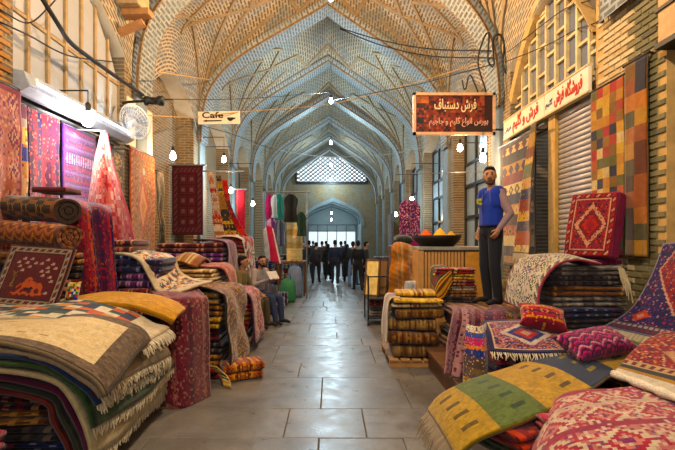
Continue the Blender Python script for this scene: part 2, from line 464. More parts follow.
# ------------------------------------------------------------------ lettering
AR = {'ف': 0xFED1, 'ش': 0xFEB5, 'س': 0xFEB1, 'ت': 0xFE95, 'ب': 0xFE8F, 'ن': 0xFEE5, 'ع': 0xFEC9, 'گ': 0xFB92, 'ل': 0xFEDD, 'ی': 0xFBFC,
      'م': 0xFEE1, 'ج': 0xFE9D, 'ه': 0xFEE9, 'پ': 0xFB56, 'ک': 0xFB8E, 'ق': 0xFED5, 'خ': 0xFEA5,
      'ا': 0xFE8D, 'د': 0xFEA9, 'ر': 0xFEAD, 'ز': 0xFEAF, 'و': 0xFEED}
RJ = set('ادرزو')
def shape_arabic(s):
    out = []
    for i, ch in enumerate(s):
        if ch not in AR: out.append(ch); continue
        pj = i > 0 and s[i-1] in AR and s[i-1] not in RJ
        nj = i+1 < len(s) and s[i+1] in AR and ch not in RJ
        out.append(chr(AR[ch]+(1 if pj and not nj else 2 if nj and not pj else 3 if pj and nj else 0)))
    return ''.join(out[::-1])

def lettering(name, body, loc, size, rot, mat, parent, width=None, ext=.004, bold=.0):
    cu = bpy.data.curves.new(name, 'FONT'); cu.body = body; cu.size = size; cu.align_x = 'CENTER'; cu.align_y = 'CENTER'; cu.extrude = ext; cu.offset = bold
    cu.resolution_u = 3
    o = bpy.data.objects.new(name, cu); COL.objects.link(o); dg = bpy.context.evaluated_depsgraph_get(); dg.update()
    me = bpy.data.meshes.new_from_object(o.evaluated_get(dg)); bpy.data.objects.remove(o)
    co = np.empty(len(me.vertices)*3, np.float32); me.vertices.foreach_get('co', co); co = co.reshape(-1, 3)
    if len(co):
        c = (co.min(0)+co.max(0))/2; co -= c
        if width: co[:, 0] *= width/max(1e-6, np.ptp(co[:, 0]))
        M = np.array((Matrix.Rotation(rot[2], 3, 'Z') @ Matrix.Rotation(rot[0], 3, 'X')))
        co = co @ M.T+np.array(loc); me.vertices.foreach_set('co', co.astype(np.float32).ravel()); me.update()
    me.materials.clear(); me.materials.append(mat)
    return link(name, me, parent)
# ------------------------------------------------------------------ the hall
XL, XR, XC, HA = -3.4, 3.2, -0.1, 3.3           # wall planes, axis, half width
PITCH, SKEW, PW = 3.75, 0.095, 0.575             # bay pitch, skew of the bays, half width of a pier
def yc(k): return 4.58+PITCH*k
def yw(k, side): return yc(k)+SKEW*(XR if side > 0 else XL)
K0, K1 = -3, 8                                   # pier numbers
YEND = 33.4

BR_X = brick_mat('brick_side_wall', 'YZ', '#80694a', '#65523a', '#a39272', patch='#8f8672')
BR_Y = brick_mat('brick_cross_wall', 'XZ', '#80694a', '#65523a', '#a39272', patch='#8f8672')
BR_V = brick_mat('brick_vault', 'XY', '#624e38', '#7c664a', '#b8ad94', bw=.22, bh=.085, msize=.022, patch='#66767c', use_uv=True, bump=.7)
BR_E = brick_mat('brick_edging', 'XY', '#83633c', '#6a4c2c', '#98805a', bw=.20, bh=.07, use_uv=True)
PLAST = plain('blue_grey_plaster', '#78868a', .8, scale=3, var=.18)
PLASTC = plain('cream_plaster', '#d8cdb4', .85, scale=3, var=.12)
BR_R = brick_mat('brick_rib', 'XY', '#5e6264', '#74726a', '#a5adac', bw=.24, bh=.085, msize=.02, patch='#7a8a90', use_uv=True, bump=.4)
MOUT = plain('brick_moulding', '#8d7b5e', .85, scale=12, var=.3)

# floor
def stone_mat():
    t = NT('worn_stone'); g = t.new('ShaderNodeNewGeometry').outputs['Position']; oi = t.new('ShaderNodeObjectInfo').outputs['Random']
    n = t.noise(g, 1.6, 6, .65); n2 = t.noise(g, 22, 4, .7); n3 = t.noise(g, 5, 5, .7)
    c = t.ramp(n.outputs[0], [(.3, lin('#524f4d')), (.5, lin('#676563')), (.72, lin('#77736e'))])
    k = t.ramp(oi, [(0, np.array([.84]*3)), (1, np.array([1.]*3))])
    col = t.mix(1, c.outputs[0], k.outputs[0], 'MULTIPLY')
    k2 = t.ramp(n2.outputs[0], [(.3, np.array([.78]*3)), (.65, np.array([1.]*3))]); col = t.mix(1, col, k2.outputs[0], 'MULTIPLY')
    t.L(col, t.p.inputs['Base Color'])
    r = t.ramp(n3.outputs[0], [(.3, np.array([.24]*3)), (.7, np.array([.46]*3))]); t.L(r.outputs[0], t.p.inputs['Roughness'])
    t.p.inputs['Specular IOR Level'].default_value = .55
    t.bump(n3.outputs[0], .12, .02); return t.m
STONE = stone_mat()
GROUT = plain('floor_grout', '#45423e', .9)
floor = tag(MB().box(-6, 6, -11, 62, -.3, -.012).build('floor', GROUT), kind='structure')
slab_me = {}
def slab(w, d):
    k = (round(w, 2), round(d, 2))
    if k not in slab_me:
        m = MB(); a, b, c = w/2-.003, d/2-.003, .006
        m.add([(-a, -b, -.03), (a, -b, -.03), (a, b, -.03), (-a, b, -.03), (-a, -b, -.004), (a, -b, -.004), (a, b, -.004), (-a, b, -.004),
               (-a+c, -b+c, 0), (a-c, -b+c, 0), (a-c, b-c, 0), (-a+c, b-c, 0)],
              [(0, 1, 5, 4), (1, 2, 6, 5), (2, 3, 7, 6), (3, 0, 4, 7), (4, 5, 9, 8), (5, 6, 10, 9), (6, 7, 11, 10), (7, 4, 8, 11), (8, 9, 10, 11), (3, 2, 1, 0)])
        slab_me[k] = m.mesh('slab', STONE)
    return slab_me[k]
y = 1.6; r_ = np.random.default_rng(3); nsl = 0
while y < 33.5:
    d = float(r_.choice([.5, .65, .8, 1.0])) if y < 14 else float(r_.choice([.8, 1.2])); x = -2.6-float(r_.choice([0, .3, .5]))
    while x < 2.6:
        w = float(r_.choice([.7, .9, 1.1, 1.4])) if y < 14 else 1.4
        o = bpy.data.objects.new('slab', slab(w, d)); COL.objects.link(o); o.parent = floor; o.matrix_parent_inverse = Matrix.Translation(floor.location).inverted()
        o.location = (x+w/2, y+d/2, r_.normal()*.0015); nsl += 1; x += w
    y += d

# arch profile of the vault (x from the axis, height)
PROF = np.array([(3.30, 4.15), (3.29, 4.6), (3.16, 5.35), (2.78, 5.98), (2.18, 6.52), (1.10, 7.22), (0, 7.92)])
HALF = resample(PROF, 25)
FULL = np.concatenate([HALF*[-1, 1], HALF[::-1][1:]])           # from the left springing to the right one
def lunette(s): return 1.12*(1-np.abs(s)**1.7)
def vault_pt(X, Z, s, k):
    "point of bay k: X, Z on the arch profile, s from -1 to 1 along the bay"
    q = np.clip(np.abs(X)/HA, 0, 1)
    z = Z+lunette(s)*q**5+.62*(1-s**2)*(1-q**2)
    x = XC+X
    return np.stack([x, yc(k)+PITCH/2+SKEW*x+s*PITCH/2, z], -1)
def prof_z(X): return np.interp(np.abs(X), HALF[::-1, 0], HALF[::-1, 1])

ceiling = tag(empty('ceiling', (0, 10, 7.9)), kind='structure')
arc = np.concatenate([[0], np.cumsum(np.linalg.norm(np.diff(FULL, axis=0), axis=1))])
ss = np.linspace(-1, 1, 17)
def strip_sweep(m, pts, nrm, w, h, side):
    "flat moulding along a polyline on the vault"
    pts = np.array(pts); t = np.gradient(pts, axis=0); t /= np.linalg.norm(t, axis=1, keepdims=True)
    b = np.cross(t, nrm); b /= np.maximum(np.linalg.norm(b, axis=1, keepdims=True), 1e-6)
    V = np.stack([pts-b*w/2, pts-b*w/2-nrm*h, pts+b*w/2-nrm*h, pts+b*w/2], 1).reshape(-1, 3); n = len(pts)
    Fs = [(i*4+k, i*4+k+1, (i+1)*4+k+1, (i+1)*4+k) for i in range(n-1) for k in range(3)]
    Fs += [(0, 1, 2, 3), (4*n-1, 4*n-2, 4*n-3, 4*n-4)]
    m.add(V, Fs)
def on_vault(X, s, k):
    X = np.asarray(X, float); s = np.asarray(s, float)
    return vault_pt(X, prof_z(X), s, k)
for k in range(K0, K1):
    T, S = np.meshgrid(np.arange(len(FULL)), ss, indexing='ij')
    G = vault_pt(FULL[T, 0], FULL[T, 1], S, k); nt, ns = S.shape
    a = (np.arange(nt-1)[:, None]*ns+np.arange(ns-1)[None]).ravel()
    Q = np.stack([a, a+1, a+ns+1, a+ns], 1); UV = np.stack([S*PITCH/2, arc[T]], -1).reshape(-1, 2)
    link('vault', np_mesh('vault', G.reshape(-1, 3), Q, None, BR_V, True, UV), ceiling)
    # brick reveal between the vault edge and the wall recess, each side
    for sd in (-1, 1):
        e = G[0 if sd < 0 else -1]; e2 = e+np.array([sd*.7, 0, 0]); n = len(e)
        V = np.concatenate([e, e2]); q = np.stack([np.arange(n-1), np.arange(1, n), np.arange(1, n)+n, np.arange(n-1)+n], 1)
        link('arch_reveal', np_mesh('arch_reveal', V, q, None, PLASTC), ceiling)
    if k < -1: continue
    m = MB()
    def line(p, q, w=.09, h=.045, n=14):
        t = np.linspace(0, 1, n); X = p[0]+(q[0]-p[0])*t; s = p[1]+(q[1]-p[1])*t
        A = on_vault(X*HA, s, k); e = .01
        dx = on_vault(np.clip(X*HA+e, -HA, HA), s, k)-on_vault(np.clip(X*HA-e, -HA, HA), s, k); dy = on_vault(X*HA, s+e, k)-on_vault(X*HA, s-e, k)
        N = np.cross(dx, dy); N /= np.maximum(np.linalg.norm(N, axis=1, keepdims=True), 1e-9); N[N[:, 2] < 0] *= -1
        strip_sweep(m, A, N, w, h, 1)
    ring = []
    for j in range(16):
        an = 2*math.pi*j/16; rr = (.60, .93) if j % 2 else (.44, .66); ring.append((rr[0]*math.cos(an), rr[1]*math.sin(an)))
    for j in range(16): line(ring[j], ring[(j+1) % 16], .10, .045, 8)
    star = m.build('star_moulding', MOUT, ceiling); m = MB()
    for sx in (-1, 1):
        for sy in (-1, 1):
            c0 = (sx*.995, sy*.97)
            for tgt in ((sx*.24, sy*.86), (sx*.56, sy*.36), (sx*.90, 0.02*sy), (sx*.42, sy*.66), (sx*.60, 0)): line(c0, tgt, .07, .04, 26)
            line((sx*.56, sy*.36), (sx*.97, sy*.0), .06, .035)
    m.build('fan_moulding', MOUT, ceiling)
# transverse arches
inner = []
for i, (x, z) in enumerate(FULL):
    a, b = FULL[max(i-1, 0)], FULL[min(i+1, len(FULL)-1)]; t = b-a; t = t/np.linalg.norm(t); nrm = np.array([t[1], -t[0]])
    inner.append((x, z)+nrm*.11)
inner = np.array(inner); inner[0, 1] = inner[-1, 1] = 4.15
for k in range(K0, K1+1):
    hw = .30
    def ring3(prof, dy): 
        x = XC+prof[:, 0]; return np.stack([x, yc(k)+SKEW*x+dy, prof[:, 1]], -1)
    A, B, C_, D = ring3(FULL+[0, .1], -hw), ring3(inner, -hw), ring3(inner, hw), ring3(FULL+[0, .1], hw); n = len(A)
    V = np.concatenate([A, B, C_, D]); i = np.arange(n-1)
    Q = np.concatenate([np.stack([i+n, i+n+1, i+2*n+1, i+2*n], 1)])
    Qf = np.concatenate([np.stack([i, i+1, i+n+1, i+n], 1), np.stack([i+2*n, i+2*n+1, i+3*n+1, i+3*n], 1)])
    uvr = np.stack([np.repeat([-.42, -hw, hw, .42], n), np.tile(arc, 4)], -1)
    link('arch_rib', np_mesh('arch_rib', V, np.concatenate([Q, Qf]), None, BR_R, False, uvr), ceiling)
    for s_ in (-1, 1):                            # brick edging along the arris
        pin, pout = inner, inner+(FULL-inner)*.5
        E = np.concatenate([ring3(inner, s_*(hw+.02)), ring3(FULL-(FULL-inner)*.55, s_*(hw+.02)), ring3(FULL-(FULL-inner)*.55, s_*(hw-.01)), ring3(inner, s_*(hw-.01))])
        Q = np.concatenate([np.stack([i+a*n, i+a*n+1, i+((a+1) % 4)*n+1, i+((a+1) % 4)*n], 1) for a in range(4)])
        uv = np.stack([np.tile(arc, 4), np.repeat([0, .07, .07, 0], n)], -1)
        link('rib_edging', np_mesh('rib_edging', E, Q, None, BR_E, False, uv), ceiling)

# side walls: piers with recessed bays between
wall_left = tag(empty('wall_left', (XL, 12, 0)), kind='structure')
wall_right = tag(empty('wall_right', (XR, 12, 0)), kind='structure')
WALLS = {-1: wall_left, 1: wall_right}; WX = {-1: XL, 1: XR}
for sd in (-1, 1):
    for k in range(K0, K1+1):
        yk = yw(k, sd); x0, x1 = sorted((WX[sd]+sd*.015, WX[sd]+sd*.9))
        MB().box(x0, x1, yk-PW, yk+PW, 0, 4.75).build('pier', plain('ochre_mortar', '#b8965a', .85, scale=8) if sd > 0 and k == 0 else BR_X, WALLS[sd])
        # engaged shaft on the middle of the pier, from floor to springing
        if k >= 1:
            xs = WX[sd]-sd*.05
            MB().box(min(xs, xs+sd*.1), max(xs, xs+sd*.1), yk-.22, yk+.22, 0, 4.3).build('pilaster', PLAST, WALLS[sd], bevel=.015)
    for k in range(K0, K1):
        if sd < 0 and k == 0: continue            # the near left bay is an open shop
        ya, yb = yw(k, sd)+PW-.02, yw(k+1, sd)-PW+.02; rec = .16 if sd > 0 and k == 0 else .40
        x = WX[sd]+sd*rec
        if sd > 0 and k == 0:                    # opening with shutter and shop: panel only above
            MB().box(x+.10, x+.2, ya, yb, 3.4, 5.5).build('bay_panel', PLASTC, WALLS[sd])
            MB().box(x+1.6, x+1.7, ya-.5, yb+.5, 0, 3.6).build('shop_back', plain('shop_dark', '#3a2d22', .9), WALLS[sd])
        else:
            MB().box(min(x, x+sd*.1), max(x, x+sd*.1), ya, yb, 0, 5.5).build('bay_panel', BR_X if sd < 0 else plain('bay_plaster', '#86847a', .85, scale=3), WALLS[sd])

# single bricks of the two nearest piers
bm_ = MB(); a, b, c = .105, .028, .02
bm_.add([(0, -a, -b), (0, a, -b), (0, a, b), (0, -a, b), (-c, -a+.006, -b+.005), (-c, a-.006, -b+.005), (-c, a-.006, b-.005), (-c, -a+.006, b-.005)],
        [(4, 5, 6, 7), (0, 1, 5, 4), (1, 2, 6, 5), (2, 3, 7, 6), (3, 0, 4, 7), (3, 2, 1, 0)])
def brick_face(colours, name):
    t = NT(name); oi = t.new('ShaderNodeObjectInfo').outputs['Random']; g = t.new('ShaderNodeNewGeometry').outputs['Position']
    r = t.ramp(oi, [(i/(len(colours)-1), lin(c)) for i, c in enumerate(colours)]); n = t.noise(g, 30, 4, .6)
    k = t.ramp(n.outputs[0], [(.3, np.array([.7]*3)), (.7, np.array([1.]*3))])
    t.L(t.mix(1, r.outputs[0], k.outputs[0], 'MULTIPLY'), t.p.inputs['Base Color']); t.p.inputs['Roughness'].default_value = .85; t.bump(n.outputs[0], .3, .01); return t.m
B_CREAM = brick_face(['#c8b284', '#d6c294', '#bea472', '#dac89e'], 'cream_brick')
B_GREEN = brick_face(['#7b7654', '#6a6848', '#8c835c', '#5c5a40'], 'olive_brick')
B_ORNG = brick_face(['#b07a34', '#c08c42', '#9c682a'], 'orange_lit_brick')  # orange lamplight on the left pier, put into the brick colours
meb = {n: bm_.mesh('brick', m) for n, m in (('c', B_CREAM), ('g', B_GREEN), ('o', B_ORNG))}
def lay(sd, k, z0, z1, cols):
    yk = yw(k, sd); i = 0; z = z0
    while z < z1:
        y = yk-PW+(.11 if i % 2 else 0)
        while y < yk+PW-.05:
            kind = cols(y+.11-(yk-PW))
            if kind and y+.215 < yk+PW+.02:
                o = bpy.data.objects.new('brick', meb[kind]); COL.objects.link(o); o.parent = WALLS[sd]; o.matrix_parent_inverse = Matrix.Translation(WALLS[sd].location).inverted()
                o.location = (WX[sd]+sd*.018, y+.11, z+.033); o.scale = (1 if sd > 0 else -1, 1, 1)
            y += .22
        z += .068; i += 1
lay(1, 0, 1.05, 4.75, lambda t: 'g' if t < .5 else 'c')
lay(-1, 0, 3.0, 4.75, lambda t: 'o' if t > .6 else None)

# far end wall: pointed opening, lattice above
def pointed(cx, hw, spring, apex, n=14):
    L = [(cx+hw*a, spring+(apex-spring)*b) for a, b in resample(np.array([(-1, 0), (-.95, .30), (-.76, .58), (-.42, .80), (0, 1.0)]), n)]
    return L+[(2*cx-x, z) for x, z in L[::-1][1:]]
BRE = brick_mat('brick_end_wall', 'XZ', '#84704c', '#6e5a3c', '#9c8a66', patch='#76807c')
wall_end = tag(empty('wall_end', (0, YEND, 0)), kind='structure')
op = pointed(.15, 2.15, 2.7, 4.5); base = 8.9
m = MB(); outer = [(x, base) for x, z in op]
ftop = [(x, YEND, z) for x, z in op]; n = len(op)
V = ftop+[(x, YEND, base) for x, z in op]; m.add(V, [(i, i+1, i+1+n, i+n) for i in range(n-1)])
V2 = [(x, YEND+.6, z) for x, z in op]; m.add(ftop+V2, [(i, i+1, i+1+n, i+n) for i in range(n-1)])
for x0, x1 in ((-4.5, op[0][0]), (op[-1][0], 4.5)): m.box(x0, x1, YEND, YEND+.6, 0, base)
for x0 in (op[0][0], op[-1][0]): m.add([(x0, YEND, 0), (x0, YEND, 2.7), (x0, YEND+.6, 2.7), (x0, YEND+.6, 0)], [(0, 1, 2, 3)])
m.build('end_wall', BRE, wall_end)
op2 = pointed(.15, 2.35, 2.7, 4.78)
m = MB(); n = len(op)
V = [(x, YEND-.08, z) for x, z in op]+[(x, YEND-.08, z) for x, z in op2]+[(x, YEND+.02, z) for x, z in op2]+[(x, YEND+.02, z) for x, z in op]
m.add(V, [(a*n+i, a*n+i+1, ((a+1) % 4)*n+i+1, ((a+1) % 4)*n+i) for a in range(4) for i in range(n-1)])
m.build('arch_moulding', PLAST, wall_end)
# lattice with daylight behind
win1 = tag(empty('window_1', (0, YEND, 6.2)), kind='structure')
lat = MB(); zb, zt = 5.95, 7.80
def top_at(x): return min(zt, 8.35-abs(x-.05)*.52)
xs = np.arange(-2.5, 2.65, .04)
for c in np.arange(-6, 6.2, .36):
    for sg in (1, -1):
        pts = [(x, zb+sg*(x-c)*.8) for x in xs if zb <= zb+sg*(x-c)*.8 <= top_at(x)]
        if len(pts) > 2: lat.bar((pts[0][0], YEND-.06, pts[0][1]), (pts[-1][0], YEND-.06, pts[-1][1]), .05, .085)
lat.build('lattice', DARKM, win1)
m = MB(); poly = [(-2.5, YEND-.02, zb), (2.6, YEND-.02, zb), (2.6, YEND-.02, top_at(2.6)), (1.1, YEND-.02, 7.8), (-1.0, YEND-.02, 7.8), (-2.5, YEND-.02, top_at(-2.5))]
m.prism(poly, (0, .012, 0)); m.build('pane', emit('daylit_glass', (.80, .92, 1.0), 1.5), win1)
m = MB(); m.bar((-2.6, YEND-.08, zb-.08), (2.7, YEND-.08, zb-.08), .12, .2); m.bar((-2.6, YEND-.08, zb-.08), (-2.6, YEND-.08, top_at(-2.6)), .1, .1); m.bar((2.7, YEND-.08, zb-.08), (2.7, YEND-.08, top_at(2.7)), .1, .1)
m.build('window_frame', DARKM, win1)

# passage beyond the opening
PY1 = 46.0; PASS = plain('passage_plaster', '#a9b4b4', .8, scale=2, var=.1)
wall_far = tag(empty('wall_far', (0, 40, 0)), kind='structure')
MB().box(-2.9, -2.6, YEND+.6, PY1, 0, 5.2).build('passage_wall', PASS, wall_far)
MB().box(2.75, 3.05, YEND+.6, PY1, 0, 5.2).build('passage_wall', PASS, wall_far)
pv = pointed(.07, 2.68, 3.2, 5.1); n = len(pv)
for ys in np.arange(YEND+.6, PY1-.1, 2.85):
    V = [(x, ys, z) for x, z in pv]+[(x, ys+2.86, z) for x, z in pv]
    MB().add(V, [(i, i+1, i+1+n, i+n) for i in range(n-1)]).build('passage_vault', PASS, wall_far, smooth=True)
    V = [(x*.96, ys, z*.97+.03) for x, z in pv]+[(x*.96, ys+.3, z*.97+.03) for x, z in pv]+[(x, ys+.3, z) for x, z in pv]+[(x, ys, z) for x, z in pv]
    MB().add(V, [(a*n+i, a*n+i+1, ((a+1) % 4)*n+i+1, ((a+1) % 4)*n+i) for a in range(4) for i in range(n-1)]).build('passage_rib', PLAST, wall_far, smooth=True)
MB().box(-3, 3.1, PY1, PY1+.3, 0, 5.4).build('passage_end', PASS, wall_far)
win2 = tag(empty('window_2', (0, PY1, .6)), kind='structure')
sh = emit('lit_display_glass', (.90, .97, 1.0), .62)
for i in range(5):
    x0 = -2.3+i*.96
    MB().box(x0+.04, x0+.92, PY1-.10, PY1-.06, .9, 2.5).build('pane', sh, win2)
m = MB()
for i in range(6): m.box(-2.34+i*.96, -2.26+i*.96, PY1-.16, PY1, .0, 3.2)
for z in (.8, 2.5, 3.15): m.box(-2.34, 2.54, PY1-.17, PY1, z, z+.1)
m.build('window_frame', PLAST, win2)
# ------------------------------------------------------------------ lamps
GLASS = {}
def bulb(label, loc, col, watt, cord_top, size=.04, glow=None, group=None, name='hanging_bulb'):
    x, y, z = loc; t = tag(empty(name, loc), label, 'lamp', group)
    key = tuple(round(c, 2) for c in col)
    em = emit('bulb_glow_%d_%d_%d' % tuple(int(c*99) for c in col), tuple(.6+.4*c for c in col), glow or 30)
    b = MB().lathe((x, y, z-size*1.6), [(.005, 0), (size*.55, size*.12), (size*.95, size*.6), (size, size*1.1), (size*.8, size*1.9), (size*.45, size*2.6), (size*.4, size*2.9)], 14).build('glass_bulb', em, t, smooth=True)
    MB().lathe((x, y, z+size*1.2), [(size*.45, 0), (size*.5, size*.2), (size*.5, size*1.3), (size*.2, size*1.7)], 10).build('socket', BLACK, t)
    MB().tube([(x, y, z+size*2.8), (x, y, cord_top)], .006, 6).build('cord', CABLE, t)
    if name == 'hanging_bulb' and abs(x) > 1: MB().tube([(x, y, cord_top), ((XL-.5) if x < 0 else (XR+.5), y, cord_top)], .010, 6).build('arm', DARKM, t)
    l = bpy.data.lights.new('lamp_light', 'POINT'); l.energy = watt*LAMP_W; l.color = col; l.shadow_soft_size = size*1.1
    o = bpy.data.objects.new('lamp_light', l); COL.objects.link(o); o.parent = t; o.location = (0, -.0, -size*3.2)
    return t
def vault_z(x, y): return 7.75
for i, (y, c, w, lb) in enumerate([
        (14.0, COOL, 330, 'brightest white bulb hung highest on the hall axis, nearest in view'),
        (20.0, COOL, 330, 'white bulb on the hall axis, second highest in view'),
        (26.0, COOL, 300, 'white bulb on the hall axis in front of the lattice window'),
        (32.0, COOL, 300, 'lowest white bulb on the hall axis just before the end wall'),
        (8.0, (1.0, .58, .25), 760, 'warm bulb on the hall axis above the hanging picture sign'),
        (2.2, (1.0, .76, .50), 760, 'warm bulb on the hall axis above the nearest rugs'),
        (-3.5, (1.0, .84, .66), 420, 'warm bulb on the hall axis behind the viewer')]):
    bulb(lb, (0, y, 6.0), c, w, 8.0 if y not in (8.0,) else 8.1, .06, 45, 'bulbs along the hall axis', 'pendant_bulb')
bulb('bright white bulb under the strip light of the left shop', P(88, 118, 5.75), WHITE, 70, 3.56, .07, 40)
bulb('warm bulb hanging before the brick wall past the wall fan', P(173, 155, 8.5), WARM, 40, 4.3, .058, 30)
bulb('small white bulb above the leaning red rugs on the left', P(224, 159, 11.6), COOL, 40, 4.3, .058, 30)
bulb('warm bulb just left of the crimson banner', P(231, 190, 12.3), WARM, 40, 4.2, .058, 30)
bulb('white bulb right of the crimson banner', P(253, 203, 15.0), COOL, 45, 4.2, .062, 30)
bulb('warm bulb under the right half of the picture sign', P(460, 147, 9.4), WARM, 50, 3.68, .058, 30)
bulb('warm bulb above the head of the standing man', P(483, 157, 8.3), WARM, 26, 3.68, .062, 30)
bulb('white bulb beside the hanging purple floral garment', P(412, 199, 15.0), COOL, 40, 4.2, .062, 30)
bulb('warm bulb left of the hanging purple floral garment', P(396, 214, 17.5), WARM, 40, 4.2, .062, 30)
bulb('white bulb inside the far passage', (.05, 38.5, 4.0), COOL, 120, 4.9, .08, 40)
bulb('second white bulb deep in the far passage', (.05, 43.0, 3.6), COOL, 70, 4.9, .08, 40)
# ------------------------------------------------------------------ left shop front (near bay)
LY0, LY1 = yw(0, -1)+PW, yw(1, -1)-PW            # the bay runs between these
SHOPW = plain('shop_plaster', '#9c8f80', .9, scale=2)
MB().box(XL-2.0, XL-1.9, LY0-.9, LY1+.9, 0, 5.6).build('shop_back', SHOPW, wall_left)
MB().box(XL-2.0, XL-.02, LY0-.9, LY0-.8, 0, 5.6).build('shop_side', SHOPW, wall_left)
MB().box(XL-2.0, XL-.02, LY1+.8, LY1+.9, 0, 5.6).build('shop_side', SHOPW, wall_left)
MB().box(XL-2.0, XL-.3, LY0-.9, LY1+.9, 5.55, 5.65).build('shop_ceiling', SHOPW, wall_left)
# glazed lunette over the shop
win3 = tag(empty('window_3', (XL-.12, (LY0+LY1)/2, 3.5)), kind='structure')
FR = plain('window_paint', '#a58a5e', .6); GLZ = plain('frosted_glass', '#a9aeb6', .35, var=.12, scale=2)
def lun_z(y, ya, yb, z0=4.3, z1=5.35): t = abs((y-(ya+yb)/2)/((yb-ya)/2)); return z0+(z1-z0)*(1-min(t, 1)**1.8)
nb = 7; xw = XL-.12; m = MB()
for i in range(nb):
    a, b = LY0+(LY1-LY0)*i/nb, LY0+(LY1-LY0)*(i+1)/nb
    for z0, z1 in ((3.5, 4.2), (4.22, None)):
        za, zb_ = (lun_z(a, LY0, LY1), lun_z(b, LY0, LY1)) if z1 is None else (z1, z1)
        MB().prism([(xw, a+.03, z0+.03), (xw, b-.03, z0+.03), (xw, b-.03, zb_-.02), (xw, a+.03, za-.02)], (-.02, 0, 0)).build('pane', GLZ, win3)
for i in range(nb+1):
    yy = LY0+(LY1-LY0)*i/nb; m.box(xw-.04, xw+.03, yy-.025, yy+.025, 3.45, lun_z(yy, LY0, LY1)+.02)
m.box(xw-.04, xw+.03, LY0, LY1, 3.44, 3.53); m.box(xw-.04, xw+.02, LY0, LY1, 4.19, 4.23)
m.build('window_frame', FR, win3)
# fluorescent strip fixture
t = tag(empty('strip_light', (XL+.06, (LY0+LY1)/2, 3.22)), 'long white strip light fixture over the left shop opening', 'lamp')
m = MB(); m.prism([(XL-.05, LY0, 3.50), (XL+.10, LY0, 3.47), (XL+.16, LY0, 3.30), (XL+.05, LY0, 3.24), (XL-.05, LY0, 3.26)], (0, LY1-LY0, 0)); m.build('housing', plain('fixture_grey', '#9aa2b0', .5), t)
for i in range(2):
    a = LY0+.08+i*1.2; MB().tube([(XL+.19, a, 3.36), (XL+.19, a+1.08, 3.36)], .018, 10).build('tube', emit('tube_glow', (.92, .97, 1.0), 2.6), t, smooth=True)
    MB().box(XL+.10, XL+.21, a-.05, a, 3.32, 3.40).build('tube_holder', WHITEM, t); MB().box(XL+.10, XL+.21, a+1.08, a+1.13, 3.32, 3.40).build('tube_holder', WHITEM, t)
la = bpy.data.lights.new('lamp_light', 'AREA'); la.shape = 'RECTANGLE'; la.size = LY1-LY0-.3; la.size_y = .05; la.energy = 22*LAMP_W; la.color = (.95, .97, 1.0)
lo = bpy.data.objects.new('lamp_light', la); COL.objects.link(lo); lo.parent = t; lo.location = (.20, 0, .10); lo.rotation_euler = (0, R(-60), R(0)); lo.rotation_euler = Vector((.6, 0, -1)).to_track_quat('-Z', 'Y').to_euler()
la.size, la.size_y = .05, LY1-LY0-.3
# hanging rail under it
tag(MB().tube([(XL-.10, LY0-.05, 3.22), (XL-.10, LY1+.05, 3.22)], .02, 8).build('hanging_rail', STEEL, smooth=True), 'steel rail under the strip light carrying hung rugs', 'rail')

def hang(label, x, y0, y1, z0, z1, cv, wr=.012, thick=.012, fr=None, wav=.03, name='hanging_rug', dx=0, **kw):
    "rug hanging in a plane of constant x; columns run from y0 to y1, rows from the top down"
    rows = []
    for i in range(5):
        z = z1+(z0-z1)*i/4; rows.append([(x+dx*i/4+wav*math.sin(j*1.9+i*.4)*i/4, y0+(y1-y0)*j/4, z) for j in range(5)])
    o = rug(name, label, rows, cv, thick=thick, wr=wr, fr=fr, **kw)
    ya, yb = min(y0, y1)-.03, max(y0, y1)+.03; wx = XR+.1 if x > 0 else XL-.25; m = MB().tube([(x, ya, z1+.012), (x, yb, z1+.012)], .014, 8)
    for yy in (ya+.02, yb-.02): m.bar((x, yy, z1+.012), (wx, yy, z1+.012), .018, .018)
    m.build('hanging_rod', DARKM, o); return o
def hangf(label, y, x0, x1, z0, z1, cv, wr=.012, thick=.012, fr=None, wav=.03, name='hanging_rug', **kw):
    "the same facing along the hall"
    rows = []
    for i in range(5):
        z = z1+(z0-z1)*i/4; rows.append([(x0+(x1-x0)*j/4, y+wav*math.sin(j*1.9+i*.4)*i/4, z) for j in range(5)])
    return rug(name, label, rows, cv, thick=thick, wr=wr, fr=fr, **kw)

# rugs hung in and around the shop
MB().box(XL-.01, XL+.025, LY1+.04, LY1+1.08, 3.22, 4.05).build('pier_plaster', PLASTC, wall_left, bevel=.008)
c = Cv(70, 26, '#b8786a', 1).lozenges(6, 2, ['#c98878', '#8e3c4a', '#d8a890', '#6a2c4c'], 0).speck(['#d8a88c', '#7a3050'], .25, 0); c.frame(0, 2, '#8a3840')
hang('rose rug with lozenges hung on the nearest left brick pier', XL+.05, 4.38, LY0+.02, 1.2, 3.25, c, fr=None)
hang('narrow rug with yellow and blue blocks hung at the shop edge', XL-.12, LY0+.06, LY0+.36, 1.9, 3.2, Cv(40, 10, '#b89058', 2).stripes([(3, '#6a3440'), (2, '#9a8a7a'), (4, '#dca838'), (4, '#3c3a78'), (3, '#b88040'), (6, '#c8a070'), (4, '#7a4a34')]).speck(['#b06a3c', '#604028'], .15))
c = Cv(60, 34, '#5c1c38', 3).stripes([(1, '#4a1838'), (1, '#8e2c40'), (1, '#2c2450'), (1, '#a84450'), (1, '#5c1c40'), (1, '#8a3450'), (1, '#3a2048')], 1).speck(['#b85a58', '#2c2048', '#c88a78'], .3)
hang('dark crimson patterned rug under the strip light', XL-.12, LY0+.38, LY0+.98, 1.7, 3.2, c)
c = Cv(64, 44, '#6c4478', 4)
